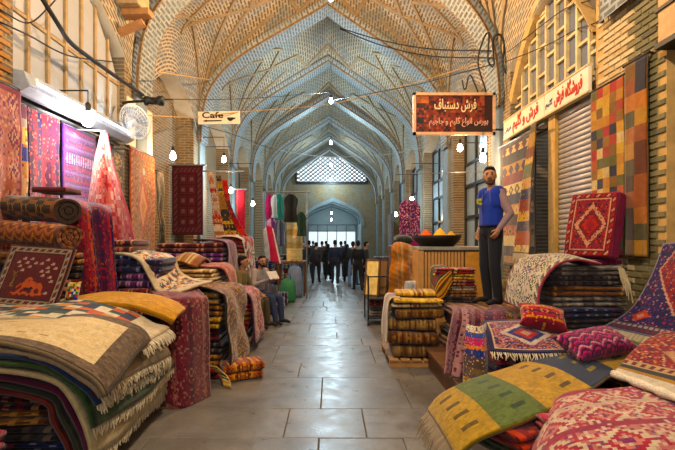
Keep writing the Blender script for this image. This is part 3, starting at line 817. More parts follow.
for i in range(6):
    c.rect(2+i*10, 4+i*10, 3, 41, '#a83a5c'); c.rect(6+i*10, 8+i*10, 3, 41, '#8a6aa0'); c.rect(10+i*10, 11+i*10, 3, 41, '#503068')
for j in range(5, 40, 3): c.rect(22, 30, j, j+1, '#d0b8d8')
c.speck(['#9a70a8', '#b05070'], .14, 3); c.frame(0, 2, '#503070'); c.frame(2, 3, '#9a4c78')
hang('purple banded rug hung like a panel under the bright bulb', XL-.10, LY0+1.02, LY0+1.86, 2.1, 3.18, c, wr=.004, wav=.01)
hang('deep red rug hung behind the pink rug at the shop end', XL-.2, LY0+1.88, LY1+.1, 1.5, 3.2, persian(40, 24, '#6a2030', '#3a1830', '#a87060', ['#8e3c48', '#4a2448', '#b07a60'], 5, False))
# pink rug gathered at its top corner
cp = Cv(60, 40, '#d08078', 6).speck(['#dc9a90', '#c0605c', '#b85060', '#e4b8a4'], .6, 0, False, 2).lozenges(5, 3, ['#d89088', '#c06a68', '#dca49a'], 4, .5); cp.frame(0, 2, '#c46a70')
rows = [[P(101, 131, 6.0), P(103, 130, 5.98), P(105, 130, 5.97), P(107, 132, 5.97)], [P(94, 165, 6.0), P(101, 164, 5.9), P(108, 165, 5.95), P(114, 166, 5.9)], [P(88, 205, 5.95), P(100, 204, 5.8), P(112, 205, 5.88), P(125, 205, 5.78)], [P(84, 252, 5.9), P(101, 254, 5.7), P(119, 255, 5.82), P(139, 254, 5.68)]]
rug('hanging_rug', 'salmon pink rug gathered to a point beside the purple panel', rows, cp, wr=.02)
tag(MB().tube([P(104, 131, 5.985), (XL+.02, 5.985, P(104, 131, 5.985)[2]+.02)], .012, 6).build('hanging_rail', STEEL), 'short hook rod holding the gathered pink rug', 'rail')
c = Cv(56, 16, '#3c3820', 7).lozenges(6, 1, ['#a88438', '#5a4420', '#c8a048'], 0).speck(['#b8903c', '#2c2c20', '#7a3a24'], .3)
hang('dark olive and gold rug hung between pink rug and pier', XL+.10, 6.75, 7.15, 1.35, 3.0, c)
c = Cv(70, 34, '#94683e', 8).speck(['#a87c50', '#84522e', '#7a3a28', '#b8906a'], .55, 0).diamond(35, 17, 22, 9, ['#a84c38', '#c8986a', '#b87048']).frame(0, 4, '#a85c40').motif(1, 3, ['#c89060', '#8a3c30'], 2)
hang('tall tan carpet with faded medallion hung on the second pier', XL+.06, LY1+.03, LY1+1.06, 1.35, 3.2, c, thick=.02)
hang('dark olive rug hung at the far corner of the second pier', XL+.12, 8.50, 8.78, 1.35, 2.95, Cv(40, 14, '#2c2c1c', 5).lozenges(5, 1, ['#6a5428', '#2c2c1c', '#8a6a34'], 0).speck(['#5a3a20', '#1c1e18'], .3), wav=.06, wr=.03)
# dark red rug with framed squares, on the jamb of the third pier
c = Cv(72, 44, '#38121e', 9); c.frame(0, 3, '#4c2028'); c.motif(3, 7, ['#583038', '#2c101c', '#644044'], 2); c.frame(7, 8, '#642028')
for i in range(5):
    for j in range(2):
        i0, j0 = 10+i*11, 11+j*12; c.rect(i0, i0+9, j0, j0+10, '#641a24'); c.rect(i0+1, i0+8, j0+1, j0+9, '#361420'); c.rect(i0+2, i0+7, j0+2, j0+8, '#5a3c44'); c.rect(i0+3, i0+6, j0+3, j0+7, '#6c5050')
ph = P(172, 165, 10.6); pl = P(203, 235, 10.6)
MB().box(XL-.45, XL-.08, yw(2, -1)-PW-.04, yw(2, -1)-PW, 0, 4.7).build('jamb', BR_Y, wall_left)
tag(MB().tube([(ph[0]-.06, 10.6, ph[2]), (pl[0]+.08, 10.6, ph[2])], .018, 8).bar((XL-.3, 10.6, ph[2]), (ph[0]-.05, 10.6, ph[2]), .03, .03).build('hanging_rail', STEEL), 'short rail holding the dark red rug with framed squares', 'rail')
hangf('dark red rug with two columns of framed squares', 10.6, ph[0], pl[0], pl[2], ph[2], c, wr=.004, wav=.01)

# ------------------------------------------------------------------ big near stack draped over its aisle side
bench = tag(empty('low_bench', (-2.45, 3.6, 0)), 'low wooden pallet under the nearest left stack', 'pallet')
for yy in (3.02, 3.55, 4.1): MB().box(-3.3, -1.72, yy-.05, yy+.05, 0, .10).build('bearer', WOOD, bench, bevel=.006)
for i in range(7): MB().box(-3.3+i*.226, -3.3+i*.226+.18, 2.97, 4.2, .10, .13).build('board', WOOD, bench, bevel=.004)
stack('the core of the nearest left stack', -2.55, 3.62, .13, 1.35, .95, [('maroon', .11), ('brown', .10), ('black', .11), ('navy', .10)], 0, 41, .008)
def dr(label, k, cv, zend, y0, y1, top=.93, fr='b', frlen=.05, wr=.010, thick=.03, edge=None, lift=0, frn=46, mat=None, rise=0):
    "k-th layer of the near stack: runs along x, then drops over the aisle side"
    o = .047*k
    xz = [(-3.35, top-.02-o), (-2.75, top-o*1.0), (-2.2, top+.01-o), (-1.85, top-.05-o), (-1.60-.6*o, top-.17-o), (-1.50-.62*o, (top-.17-o)*.5+zend*.5), (-1.46-.62*o, zend)]
    rows = [[(x+.02*math.sin(3*yy+k), yy+.012*math.sin(5*x+k), z+(lift*(yy-y0)/(y1-y0))+rise*(yy-y0)/(y1-y0)*max(0, (x+2.0)/.5)+.02*math.sin(4*yy+k)*(x > -2)) for yy in np.linspace(y0, y1, 5)] for x, z in xz]
    return rug('draped_rug', label, rows, cv, thick=thick, wr=wr, fr=fr, frlen=frlen, edge=edge, frn=frn, mat=mat)
cc = Cv(62, 46, '#dcc8a0', 10).speck(['#d8c294', '#e0cea8', '#d6be92'], .5, 0, False, 1)
cc.frame(0, 6, '#6a5a4a'); cc.speck(['#5c4a3a', '#7a6a58', '#84705c'], .0, 0)
g = np.random.default_rng(4).random(cc.a.shape[:2])[..., None]; m_ = (cc.e < 6)[..., None]; cc.a = np.where(m_, cc.a*(.55+.8*g), cc.a); cc.frame(0, 1, '#4a3c30')
for i in range(12, 46, 5): cc.rect(i, i+2, 11, 12, '#b08a6a')
cc.rect(30, 32, 26, 28, '#c07a60')
dr('cream rug with broad brown border on the nearest left stack', 0, cc, .66, 2.90, 3.66, .985, fr=None, rise=.10, lift=.04, thick=.035, edge='#8a7a60', mat=PILE)
ck = Cv(70, 40, '#e6dcc6', 11); cols = ['#e8dfca', '#2c4a4c', '#d8642c', '#28324c', '#e8dfca', '#3a5a48', '#e0a060', '#e8dfca']
ck.checker(4, 4, cols, 0, 1); ck.rect(60, 70, 0, 40, '#e2d6bc'); ck.frame(0, 1, '#d8ccb0')
dr('white rug of small coloured checks behind the cream rug', 1.1, ck, .80, 3.50, 4.10, 1.07, fr='b', frlen=.10, lift=.06)
NEAR = [('beige', 'beige woven', '#a8977c', 1.0, .62, ['#a8977c', '#8c7a60', '#bcae90']), ('blue', 'dark blue and russet', '#2c3a58', 1.9, .55, ['#26345a', '#5a2c2c', '#2c3a58']),
        ('green', 'mottled green', '#3a5230', 2.8, .40, ['#35502c', '#2a3c26', '#506a3c', '#26342a']), ('ivory', 'ivory plain', '#cbbd98', 4.0, .22, ['#cdbf9a', '#c2b28c']),
        ('wine', 'wine red', '#4c1c34', 5.2, .18, ['#4a1c34', '#3a1630', '#5c2440']), ('darkb', 'black and olive', '#22241e', 6.2, .16, ['#24261e', '#34322a', '#1c1c1c']), ('dred', 'dark red', '#54201e', 7.2, .15, ['#54201e', '#38181a', '#6a2c24'])]
for i, (nm, word, ed, k, ze, cols) in enumerate(NEAR):
    cv = Cv(40, 30, cols[0], i+20).speck(cols, .6, 0, False, 1)
    dr(f'{word} rug, layer {["just", "second", "third", "fourth", "fifth", "sixth", "seventh"][i]} below the cream rug in the near stack', k, cv, ze, 2.92+.004*i, (4.12 if i < 2 else 4.42)+.03*(i % 3), .975, frlen=.07, edge=ed, frn=60)
# pink speckled rug at the lower left corner
stack('the lower left corner pile', -2.42, 2.42, 0, .95, .62, [('pink', .13, 'pink and violet speckled'), ('purple', .13), ('maroon', .14), ('brown', .12)], 0, 55)

# yellow folded rug behind the checks
cy = Cv(30, 60, '#b88408', 12).speck(['#c28c10', '#ac7806', '#c89418'], .5, 0, False, 2)
rows = [[(-2.6, 4.08, 1.02), (-2.2, 4.05, 1.07), (-1.8, 4.05, 1.05), (-1.55, 4.06, .97), (-1.43, 4.08, .90)], [(-2.6, 4.22, 1.05), (-2.2, 4.2, 1.10), (-1.8, 4.2, 1.08), (-1.55, 4.2, 1.01), (-1.43, 4.2, .94)], [(-2.6, 4.45, 1.06), (-2.2, 4.45, 1.11), (-1.8, 4.45, 1.10), (-1.55, 4.45, 1.03), (-1.43, 4.4, .96)]]
rug('folded_rug', 'bright mustard yellow rug lying behind the checked rug', rows, cy, thick=.05, wr=.01, edge='#a87810', mat=PILE)
stack('the pile under the mustard rug', -2.18, 4.28, 0, .78, .36, [('maroon', .12), ('brown', .11), ('grey', .11), ('tan', .11), ('maroon', .12, 'dark wine'), ('black', .11), ('red', .11), ('brown', .11, 'dark brown')], 0, 61, .008)

# ------------------------------------------------------------------ pile along the left wall
stack('the tall pile by the left wall', -2.93, 4.72, 0, .85, .62, [('brown', .13), ('black', .14), ('maroon', .14), ('navy', .14), ('red', .14), ('brown', .14, 'tobacco brown'), ('tan', .14), ('black', .14, 'charcoal'), ('maroon', .14, 'plum'), ('grey', .14), ('red', .14, 'brick red')], R(4), 62, .008)
def roll(label, a, b, r, cv, name='rolled_rug'):
    "rolled rug from a to b with a spiral end"
    a, b = Vector(a), Vector(b); t = (b-a).normalized(); u = t.orthogonal().normalized(); u = Vector((0, 0, 1)).cross(t).normalized(); w = t.cross(u)
    nv, nu = cv.a.shape[:2]; G = np.zeros((nv+1, nu+1, 3))
    for i in range(nv+1):
        an = 2*math.pi*i/nv; rr = r*(1+.03*math.sin(3*an))
        for j in range(nu+1):
            p = a+(b-a)*(j/nu); q = u*math.cos(an)*rr*1.15+w*math.sin(an)*rr*.9
            G[i, j] = p+q*(1+.02*math.sin(9*j/nu+an))
    w_ = nu+1; V = list(G.reshape(-1, 3)); I, J = np.meshgrid(np.arange(nv), np.arange(nu), indexing='ij'); k = (I*w_+J).ravel(); Q = list(np.stack([k, k+1, k+w_+1, k+w_], 1)); C = list(cv.a.reshape(-1, 3))
    # spiral ends
    for e, j in ((a, 0), (b, nu)):
        for q in range(5):
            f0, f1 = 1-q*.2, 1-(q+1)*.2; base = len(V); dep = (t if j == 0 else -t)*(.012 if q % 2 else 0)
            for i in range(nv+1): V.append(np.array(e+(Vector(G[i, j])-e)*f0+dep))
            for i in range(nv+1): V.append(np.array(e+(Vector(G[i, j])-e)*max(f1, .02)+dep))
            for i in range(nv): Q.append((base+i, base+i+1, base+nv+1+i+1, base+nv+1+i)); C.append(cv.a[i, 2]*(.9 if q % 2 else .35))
    return tag(link(name, np_mesh(name, np.array(V), np.array(Q), np.array(C), RUG)), label, 'rug', 'rolled rugs on the tall left pile')
cr1 = Cv(36, 64, '#2c1c12', 13).lozenges(6, 12, ['#b07c3c', '#2c1c14', '#8a4a28', '#2c1c14'], 0); cr1.rect(0, 36, 0, 3, '#3a2418'); cr1.rect(0, 36, 60, 64, '#8a4a28')
cr2 = Cv(36, 60, '#9a5430', 14).zig(4, 3, ['#b06a40', '#8a3c24', '#c8905c', '#6a2c1c']); cr2.rect(0, 36, 57, 60, '#5a3420')
roll('upper rolled rug, dark brown with lozenges', (-3.36, 4.74, 2.00), (-2.62, 4.48, 1.94), .14, cr1)
roll('lower rolled rug, orange brown with zigzags', (-3.36, 4.58, 1.74), (-2.52, 4.34, 1.68), .13, cr2)
rug('draped_rug', 'small black and red rug thrown over the rolled rugs', [[(-3.05, 4.85, 2.165), (-2.85, 4.82, 2.16), (-2.66, 4.8, 2.155)], [(-3.05, 4.70, 2.17), (-2.85, 4.66, 2.165), (-2.66, 4.62, 2.16)], [(-3.05, 4.58, 2.165), (-2.85, 4.54, 2.16), (-2.66, 4.50, 2.155)]], bands(16, 20, ['#241c28', '#6a2024', '#2c5050', '#c8b090', '#241c28'], 8, axis=1), thick=.05, wr=.004)
# the animal rug, stiff and leaning
lc = Cv(46, 52, '#640a1c', 15); lc.speck(['#700e20', '#580818'], .4, 0, False); lc.frame(0, 1, '#2a1420'); lc.frame(1, 5, '#a0917e'); lc.motif(2, 4, ['#3a2a34', '#b0a08c', '#8a2028'], 2); lc.frame(5, 6, '#3a1018')
lion = ['............OOO...............', '...........OOOOO..............', '..........OOO.OO..............', '..........OOOOOOOOO...........', '.........OOOOOOOOOOOOOOO......', '.......OOOOOOOOOOOOOOOOOO.....', '......OO.OOOOOOOOOOOOOOOOO....', '.....OO..OOOOOOOKKOOOOOOOO....', '.....O...OO.KKKKKKKOO..OOO....', '........OO..KKKK..OO....OO....', '.......OO.........OO....OO....', '......OOO..OOOO...OOO...OOO...', '..OOOOOOOOOOOOOOOOOOOOOOOOO...', '....OOO..OO....OO..OOO........']
lc.sprite(lion, {'O': '#d85a18', 'K': '#3a1018'}, 24, 12)
lc.sprite(['G..G', '.GG.', '.G..', '.G.G', '..G.', '..G.', '..G.', '..G.', '..G.', '.GG.', '.G..', '.GGG'], {'G': '#8a7a3c'}, 20, 10)
for i, j in [(9, 14), (9, 20), (9, 33), (12, 10), (12, 17), (12, 24), (12, 29), (12, 38), (15, 12), (15, 20), (15, 35), (15, 41), (18, 15), (18, 31), (18, 36), (21, 33), (22, 39), (34, 40), (25, 41)]: lc.sprite(['.WW', 'WWW'], {'W': '#c8a8a0'}, i, j)
rows = [[(-3.02+.66*j/3, 4.28-.12*j/3, 1.60-.035*j/3) for j in range(4)], [(-3.06+.66*j/3, 4.18-.12*j/3, 1.32-.035*j/3) for j in range(4)], [(-3.1+.66*j/3, 4.08-.12*j/3, 1.07-.035*j/3) for j in range(4)]]
rug('picture_rug', 'crimson rug with an orange animal and pale birds, leaning by the rolls', rows, lc, thick=.035, wr=.003, edge='#5a1018')
stack('the pile under the animal rug', -2.88, 4.18, 0, .8, .34, [('red', .13), ('black', .13), ('brown', .13), ('maroon', .13), ('navy', .13), ('tan', .13), ('grey', .13), ('maroon', .12, 'plum')], 0, 63, .006)
# dark red rug draped over the pile corner, two panels
for i, (xa, lb, pal) in enumerate(((-2.58, 'crimson patterned rug falling over the pile beside the animal rug', ['#8a2030', '#3a1c48', '#b85a48', '#5a1428']), (-2.28, 'plum patterned rug falling beside the crimson one', ['#6a2040', '#2c2450', '#a84c50', '#44183c']))):
    cv = Cv(60, 22, pal[0], 30+i).stripes([(1, pal[1]), (1, pal[2]), (2, pal[0]), (1, pal[3]), (2, pal[0]), (1, pal[2]), (1, pal[1])], 1).speck(pal+['#8a5a50'], .35)
    q = 20*i; dd = .12*i
    rows = [[P(58+q, 203+i*2, 5.1+dd), P(72+q, 200+i*3, 5.1+dd), P(88+q, 205+i*3, 5.1+dd)], [P(64+q, 210+i*2, 4.78+dd), P(77+q, 207+i*3, 4.78+dd), P(92+q, 214+i*3, 4.8+dd)], [P(68+q, 250, 4.66+dd), P(82+q, 252, 4.60+dd), P(95+q, 254, 4.68+dd)], [P(72+q, 302, 4.55+dd), P(87+q, 303, 4.5+dd), P(100+q, 302, 4.58+dd)]]
    rug('draped_rug', lb, rows, cv, thick=.02, wr=.02)
stack('the pile behind the plum rug', -2.5, 5.25, 0, .62, .5, [('maroon', .15), ('navy', .15), ('brown', .15), ('red', .15), ('black', .15), ('tan', .15), ('maroon', .15, 'plum'), ('grey', .15), ('brown', .15, 'umber'), ('red', .15, 'brick red'), ('navy', .15, 'ink blue')], 0, 64)
tc = Cv(14, 14, '#d8a838', 3).speck(['#3048a0', '#b82838', '#e8dcc0', '#3a7a50'], .7, 0, False, 2)
pillow('small bright patchwork pouch beside the animal rug', P(73, 291, 4.12), .12, .18, .06, tc, (R(70), 0, 0), cat='pouch', name='pouch')

# ------------------------------------------------------------------ second group on the left
wc = Cv(64, 40, '#e4d8c0', 16); cols = ['#e8dcc4', '#2c2c3c', '#c05a30', '#e8dcc4', '#d8a860', '#8a3028', '#3a4a4c']
wc.checker(2, 4, cols, 4); wc.frame(0, 4, '#d8c6a6'); wc.speck(['#e8dcc4'], .25, 4, False)
rows = [[(-2.62, 5.05, 1.48), (-2.56, 5.3, 1.50), (-2.5, 5.6, 1.48)], [(-2.3, 4.95, 1.50), (-2.25, 5.25, 1.53), (-2.2, 5.6, 1.50)], [(-2.08, 4.9, 1.42), (-2.02, 5.2, 1.45), (-1.95, 5.55, 1.44)], [(-1.95, 4.86, 1.22), (-1.9, 5.2, 1.24), (-1.84, 5.5, 1.26)], [(-1.84, 4.8, 1.10), (-1.72, 5.1, 1.13), (-1.66, 5.5, 1.16)], [(-1.62, 4.8, 1.09), (-1.5, 5.1, 1.13), (-1.45, 5.5, 1.14)]]
rug('draped_rug', 'white rug with fine coloured checks draped over the second pile', rows, wc, thick=.03, wr=.008, edge='#e0d2b8')
stack('the second checked pile', -2.12, 5.2, 0, .52, .55, [('navy', .17, 'blue and red'), ('purple', .16), ('maroon', .16), ('red', .16), ('navy', .16), ('black', .16), ('brown', .16), ('maroon', .16, 'plum'), ('grey', .16)], 0, 65)
stack('the pile under the faded red rug', -1.68, 5.0, 0, .42, .5, [('tan', .13), ('maroon', .13), ('brown', .13), ('red', .13), ('black', .13), ('grey', .13), ('pink', .13), ('brown', .13, 'umber')], 0, 66)
# red rug hanging over the aisle side
def over(label, cv, x0, xe, y0, y1, zt, ze, fr=None, wr=.012, thick=.02, bulge=.05, **kw):
    "rug laid over a pile and dropping down its aisle side (left of the hall)"
    xs = [(x0, zt), ((x0+xe)/2, zt+.02), (xe-.10, zt-.01), (xe-.02, zt-.10), (xe+.01, zt*.5+ze*.5), (xe+bulge, ze)]
    rows = [[(x+.015*math.sin(4*q+x*3), y0+(y1-y0)*q/4, z+.012*math.sin(3*q+x*7)) for q in range(5)] for x, z in xs]
    return rug('draped_rug', label, rows, cv, thick=thick, wr=wr, fr=fr, **kw)
cv = Cv(70, 36, '#763c46', 17).stripes([(2, '#6a303c'), (1, '#96605c'), (4, '#7a3c48'), (1, '#50283a'), (4, '#80444c'), (1, '#a07068'), (2, '#6a303c')], 1).speck(['#8e5054', '#5c2c3c', '#a07a70'], .35)
rows = [[P(150, 292, 4.9), P(172, 290, 5.0), P(197, 288, 5.2)], [P(155, 297, 4.57), P(179, 297, 4.68), P(205, 296, 4.95)], [P(160, 305, 4.44), P(183, 306, 4.54), P(208, 304, 4.82)], [P(163, 350, 4.40), P(185, 354, 4.49), P(209, 350, 4.80)], [P(166, 402, 4.35), P(187, 408, 4.44), P(210, 396, 4.77)]]
rug('draped_rug', 'faded red rug hanging down to the floor by the mustard rug', rows, cv, thick=.02, wr=.012, fr='b', frcol='#8a4040')
cv = Cv(80, 44, '#6a4a1c', 18).zig(5, 4, ['#6a4a1c', '#a87828', '#3a2c18', '#8a3a20']).speck(['#c89838', '#3a2818', '#7a3020'], .3); cv.frame(0, 5, '#2c241c'); cv.motif(1, 4, ['#c8a050', '#2c241c', '#8a3424'], 2)
over('gold and black rug draped over the pile beside the red one', cv, -1.85, -1.20, 5.22, 6.2, 1.06, .08, wr=.03)
stack('the pile under the gold rug', -1.58, 5.68, 0, .56, .78, [('tan', .15), ('brown', .14), ('gold', .15), ('maroon', .15), ('black', .15), ('brown', .15, 'umber'), ('red', .14)], 0, 67)
stack('the tan pile left', -1.98, 6.45, 0, .9, .62, [('tan', .11), ('cream', .10), ('orange', .11), ('tan', .11, 'sandy'), ('pink', .11), ('brown', .11), ('red', .11), ('black', .12), ('maroon', .12), ('grey', .12), ('brown', .12, 'umber')], R(-6), 68)
cv = persian(50, 36, '#a86a60', '#8a4a40', '#d8b890', ['#c08070', '#8a3a3c', '#d8a880'], 19, False)
over('dusty pink rug over the tan pile', cv, -2.1, -1.45, 6.3, 6.85, 1.27, .75, wr=.02)
rug('draped_rug', 'bunched sand coloured rug on top of the tan pile', [[(-2.35, 6.2, 1.27), (-2.3, 6.45, 1.35), (-2.3, 6.7, 1.28)], [(-2.1, 6.2, 1.36), (-2.05, 6.45, 1.46), (-2.0, 6.7, 1.36)], [(-1.85, 6.2, 1.27), (-1.8, 6.45, 1.36), (-1.78, 6.7, 1.28)]], bands(24, 24, ['#b8986c', '#a07850', '#c8b088', '#8a5a40'], 9), thick=.03, wr=.02)
folded('small orange brown rug folded on the floor beside the gold rug', -1.10, 5.42, 0, .50, .34, .20, 'orange', 2, R(25), 5)
rug('draped_rug', 'checked cloth flap lying against the floor rug', [[(-1.42, 5.15, .22), (-1.3, 5.1, .22)], [(-1.25, 5.1, .12), (-1.15, 5.05, .1)], [(-1.2, 5.02, .015), (-1.1, 4.97, .015)]], bands(14, 12, ['#c8a060', '#3a3020', '#e0c890'], 4), thick=.012, wr=.003)
# third group
cv = Cv(50, 40, '#9a3c4c', 21).lozenges(4, 4, ['#d8b0a4', '#8a2c44', '#c07078', '#4a2450'], 3).speck(['#d8c0b0', '#702c48'], .2); cv.frame(0, 3, '#5a2040')
over('rose rug with pale lozenges draped low before the seated men', cv, -1.7, -1.18, 6.7, 7.6, .86, .10)
stack('the rose pile', -1.48, 7.15, 0, .5, .8, [('maroon', .14), ('pink', .14), ('brown', .14), ('red', .14), ('black', .14), ('brown', .14, 'umber')], 0, 69)
stack('the wine red pile', -2.45, 8.2, 0, 1.2, .9, [('maroon', .17), ('purple', .16), ('maroon', .16, 'plum'), ('navy', .16), ('black', .16), ('brown', .16), ('red', .16), ('maroon', .16, 'oxblood'), ('grey', .16), ('black', .15, 'charcoal')], 0, 70)
cv = persian(40, 40, '#5a1c3c', '#3a1838', '#8a6a88', ['#7a3454', '#44204c', '#a07088'], 22)
over('purple medallion rug hanging from the wine red pile', cv, -2.4, -1.8, 7.8, 8.65, 1.64, .8)
cv = Cv(50, 40, '#b82c34', 23).zig(6, 5, ['#b82c34', '#d8ccc0', '#3a2030', '#c04a44']).speck(['#e0d4c8', '#7a1c28'], .2); cv.frame(0, 3, '#d8ccc0')
over('red and white rug draped over the pile beside the banner', cv, -2.6, -1.95, 10.2, 11.4, 1.72, .75, wr=.03)
stack('the pile by the banner', -2.35, 10.8, 0, .8, 1.1, [('red', .17), ('maroon', .17), ('cream', .17), ('red', .17, 'brick red'), ('black', .17), ('maroon', .17, 'plum'), ('grey', .17), ('brown', .17), ('navy', .17), ('black', .17, 'charcoal')], 0, 71)
# leaning and hanging rugs by the third pier
for i, (xa, xb, ya, col, lb) in enumerate(((208, 219, 10.95, ['#d8c4b0', '#c08870', '#b8302c', '#e0d0bc'], 'white and tan rug hung by the third pier'), (216, 228, 11.0, ['#a87828', '#3a3024', '#c8a040', '#2c2838'], 'black and gold rug hung by the third pier'), (222, 236, 11.05, ['#c02c30', '#a02028', '#d84a40', '#601820'], 'scarlet rug hung by the third pier'))):
    p0, p1 = P(xa, 172+4*i, ya), P(xb+8*(i > 0), 242, ya)
    rows = [[(p0[0]+.12*q/2, ya, p0[2]) for q in range(3)], [(p0[0]+.1+.2*q/2, ya-.05*q, (p0[2]+p1[2])/2) for q in range(3)], [(p0[0]+.18+(p1[0]-p0[0])*q/2, ya-.05, p1[2]) for q in range(3)]]
    rug('hanging_rug', lb, rows, bands(40, 14, col, 30+i, n=16).speck(col, .3), wr=.02)
tag(MB().bar((XL-.2, 11.0, P(0, 172, 11)[2]+.02), (-2.15, 11.0, P(0, 172, 11)[2]+.02), .03, .03).build('hanging_rail', STEEL), 'rail on the third pier carrying three hung rugs', 'rail')
p0, p1 = P(237, 190, 12.4), P(245, 242, 12.4)
rug('banner', 'narrow crimson banner hanging past the third pier', [[(p0[0], 12.4, p0[2]), (p1[0], 12.4, p0[2])], [(p0[0], 12.37, 2.2), (p1[0], 12.4, 2.2)], [(p0[0], 12.4, p1[2]), (p1[0], 12.4, p1[2])]], Cv(24, 6, '#c0183c', 2).speck(['#d0284c', '#a81030'], .3), cat='banner')
tag(MB().bar((XL-.2, 12.4, p0[2]+.02), (p1[0]+.05, 12.4, p0[2]+.02), .025, .025).build('hanging_rail', STEEL), 'thin rod holding the crimson banner', 'rail')
# ------------------------------------------------------------------ right wall: shutter, lunette, signs
RY0, RY1 = yw(0, 1)+PW, yw(1, 1)-PW
t = tag(empty('roller_shutter', (XR+.06, RY0+.5, .45)), 'grey ribbed metal roller shutter, closed, beside the patchwork rug', 'shutter')
SLAT = plain('shutter_steel', '#b5b2b4', .5, .35, var=.1)
ym = RY0+1.02; slat_me = MB().prism([(0, 0, 0), (-.022, 0, .012), (-.026, 0, .04), (-.012, 0, .066), (0, 0, .07)], (0, ym-RY0-.08, 0)).mesh('slat', SLAT, True)
for i in range(42):
    o = bpy.data.objects.new('slat', slat_me); COL.objects.link(o); o.parent = t; o.matrix_parent_inverse = Matrix.Translation(t.location).inverted(); o.location = (XR+.07, RY0+.04, .45+i*.071)
for yy in (RY0, ym-.05): MB().box(XR-.0, XR+.10, yy, yy+.05, .3, 3.45).build('guide_rail', plain('ochre_paint', '#c09a4c', .6), t)
MB().box(XR+.0, XR+.2, ym, ym+.16, 0, 3.45).build('door_post', plain('ochre_plaster', '#c4a468', .8), wall_right, bevel=.01)
MB().box(XR+.03, XR+1.6, RY0-.02, RY1+.02, 0, .30).build('shop_step', GROUT, wall_right)
# staggered window bars in the lunette
win4 = tag(empty('window_4', (XR, (RY0+RY1)/2, 3.8)), kind='structure')
PGL = plain('blue_grey_glass', '#6d7484', .25, var=.25, scale=3, bump=0); PFR = plain('putty_bars', '#cbb98a', .7)
nb = 9; m = MB(); xw = XR+.14
for i in range(nb):
    a, b = RY0+(RY1-RY0)*i/nb, RY0+(RY1-RY0)*(i+1)/nb; zt_ = min(lun_z(a, RY0, RY1, 4.15, 5.35), lun_z(b, RY0, RY1, 4.15, 5.35)); z = 3.8+(0 if i % 2 else .22)-.44
    while z < zt_:
        z0, z1 = max(z, 3.8), min(z+.44, zt_)
        if z1-z0 > .06:
            MB().box(xw, xw+.02, a+.025, b-.025, z0+.02, z1-.02).build('pane', PGL, win4); m.box(xw-.04, xw+.03, a, b, z1-.02, z1+.02)
        z += .44
    m.box(xw-.05, xw+.03, a-.022, a+.022, 3.75, lun_z(a, RY0, RY1, 4.15, 5.35))
m.build('window_frame', PFR, win4)
MB().box(xw+.02, xw+.06, RY0, RY1, 3.4, 5.4).build('bay_panel', plain('lunette_back', '#8a8272', .9), wall_right)
# gold arch band round the lunette
V = []; n = 21; m = MB()
for rr, xx in ((0, XR+.02), (.10, XR-.02), (.10, XR+.14), (0, XR+.14)):
    for i in range(n):
        yy = RY0+.02+(RY1-RY0-.04)*i/(n-1); V.append((xx, yy, lun_z(yy, RY0, RY1, 4.15, 5.42)-.10+rr))
m.add(V, [(a*n+i, a*n+i+1, ((a+1) % 4)*n+i+1, ((a+1) % 4)*n+i) for a in range(4) for i in range(n-1)])
m.build('arch_band', plain('ochre_plaster', '#c4a468', .8), wall_right)
REDL = plain('red_lettering', '#c0341c', .6, bump=0, var=.05); BLUEL = plain('blue_lettering', '#4a5a8a', .6, bump=0, var=.05); SIGNW = plain('sign_white', '#e2d8c4', .6, var=.06)
def wall_sign(label, y0, y1, words, small):
    t = tag(empty('shop_sign', (XR, (y0+y1)/2, 3.47)), label, 'sign')
    bd = MB().box(XR-.07, XR-.02, y0, y1, 3.47, 3.78).build('board', SIGNW, t, bevel=.006)
    MB().box(XR-.08, XR-.01, y0, y1, 3.775, 3.80).box(XR-.08, XR-.01, y0, y1, 3.45, 3.472).build('rim', PFR, t)
    lettering('lettering', shape_arabic(words), (XR-.075, y0+(y1-y0)*.42, 3.625), .24, (R(90), 0, R(-90)), REDL, bd, (y1-y0)*.62, bold=.004)
    lettering('small_lettering', shape_arabic(small), (XR-.075, y0+(y1-y0)*.87, 3.60), .10, (R(90), 0, R(-90)), BLUEL, bd, (y1-y0)*.18)
wall_sign('white sign board with red script above the roller shutter', RY0+.02, ym+.12, 'فروشگاه فرش', 'گلیم')
wall_sign('white sign board with red script above the open shop doorway', ym+.14, RY1+.1, 'فرش و گلیم', 'فرش')
# box sign at the top right corner
t = tag(empty('box_sign', (XR-.1, 4.2, 3.8)), 'beige box sign jutting out at the top right corner', 'sign')
p = [P(661, 46, 4.45), P(675, 36, 4.15)]
MB().box(3.12, 3.6, 3.6, 4.30, 3.52, 4.5).build('case', plain('sign_beige', '#c49a68', .7), t, bevel=.01); MB().box(3.10, 3.62, 3.58, 4.32, 3.47, 3.52).box(3.10, 3.62, 3.58, 4.32, 3.82, 3.85).build('rim', DARKM, t)

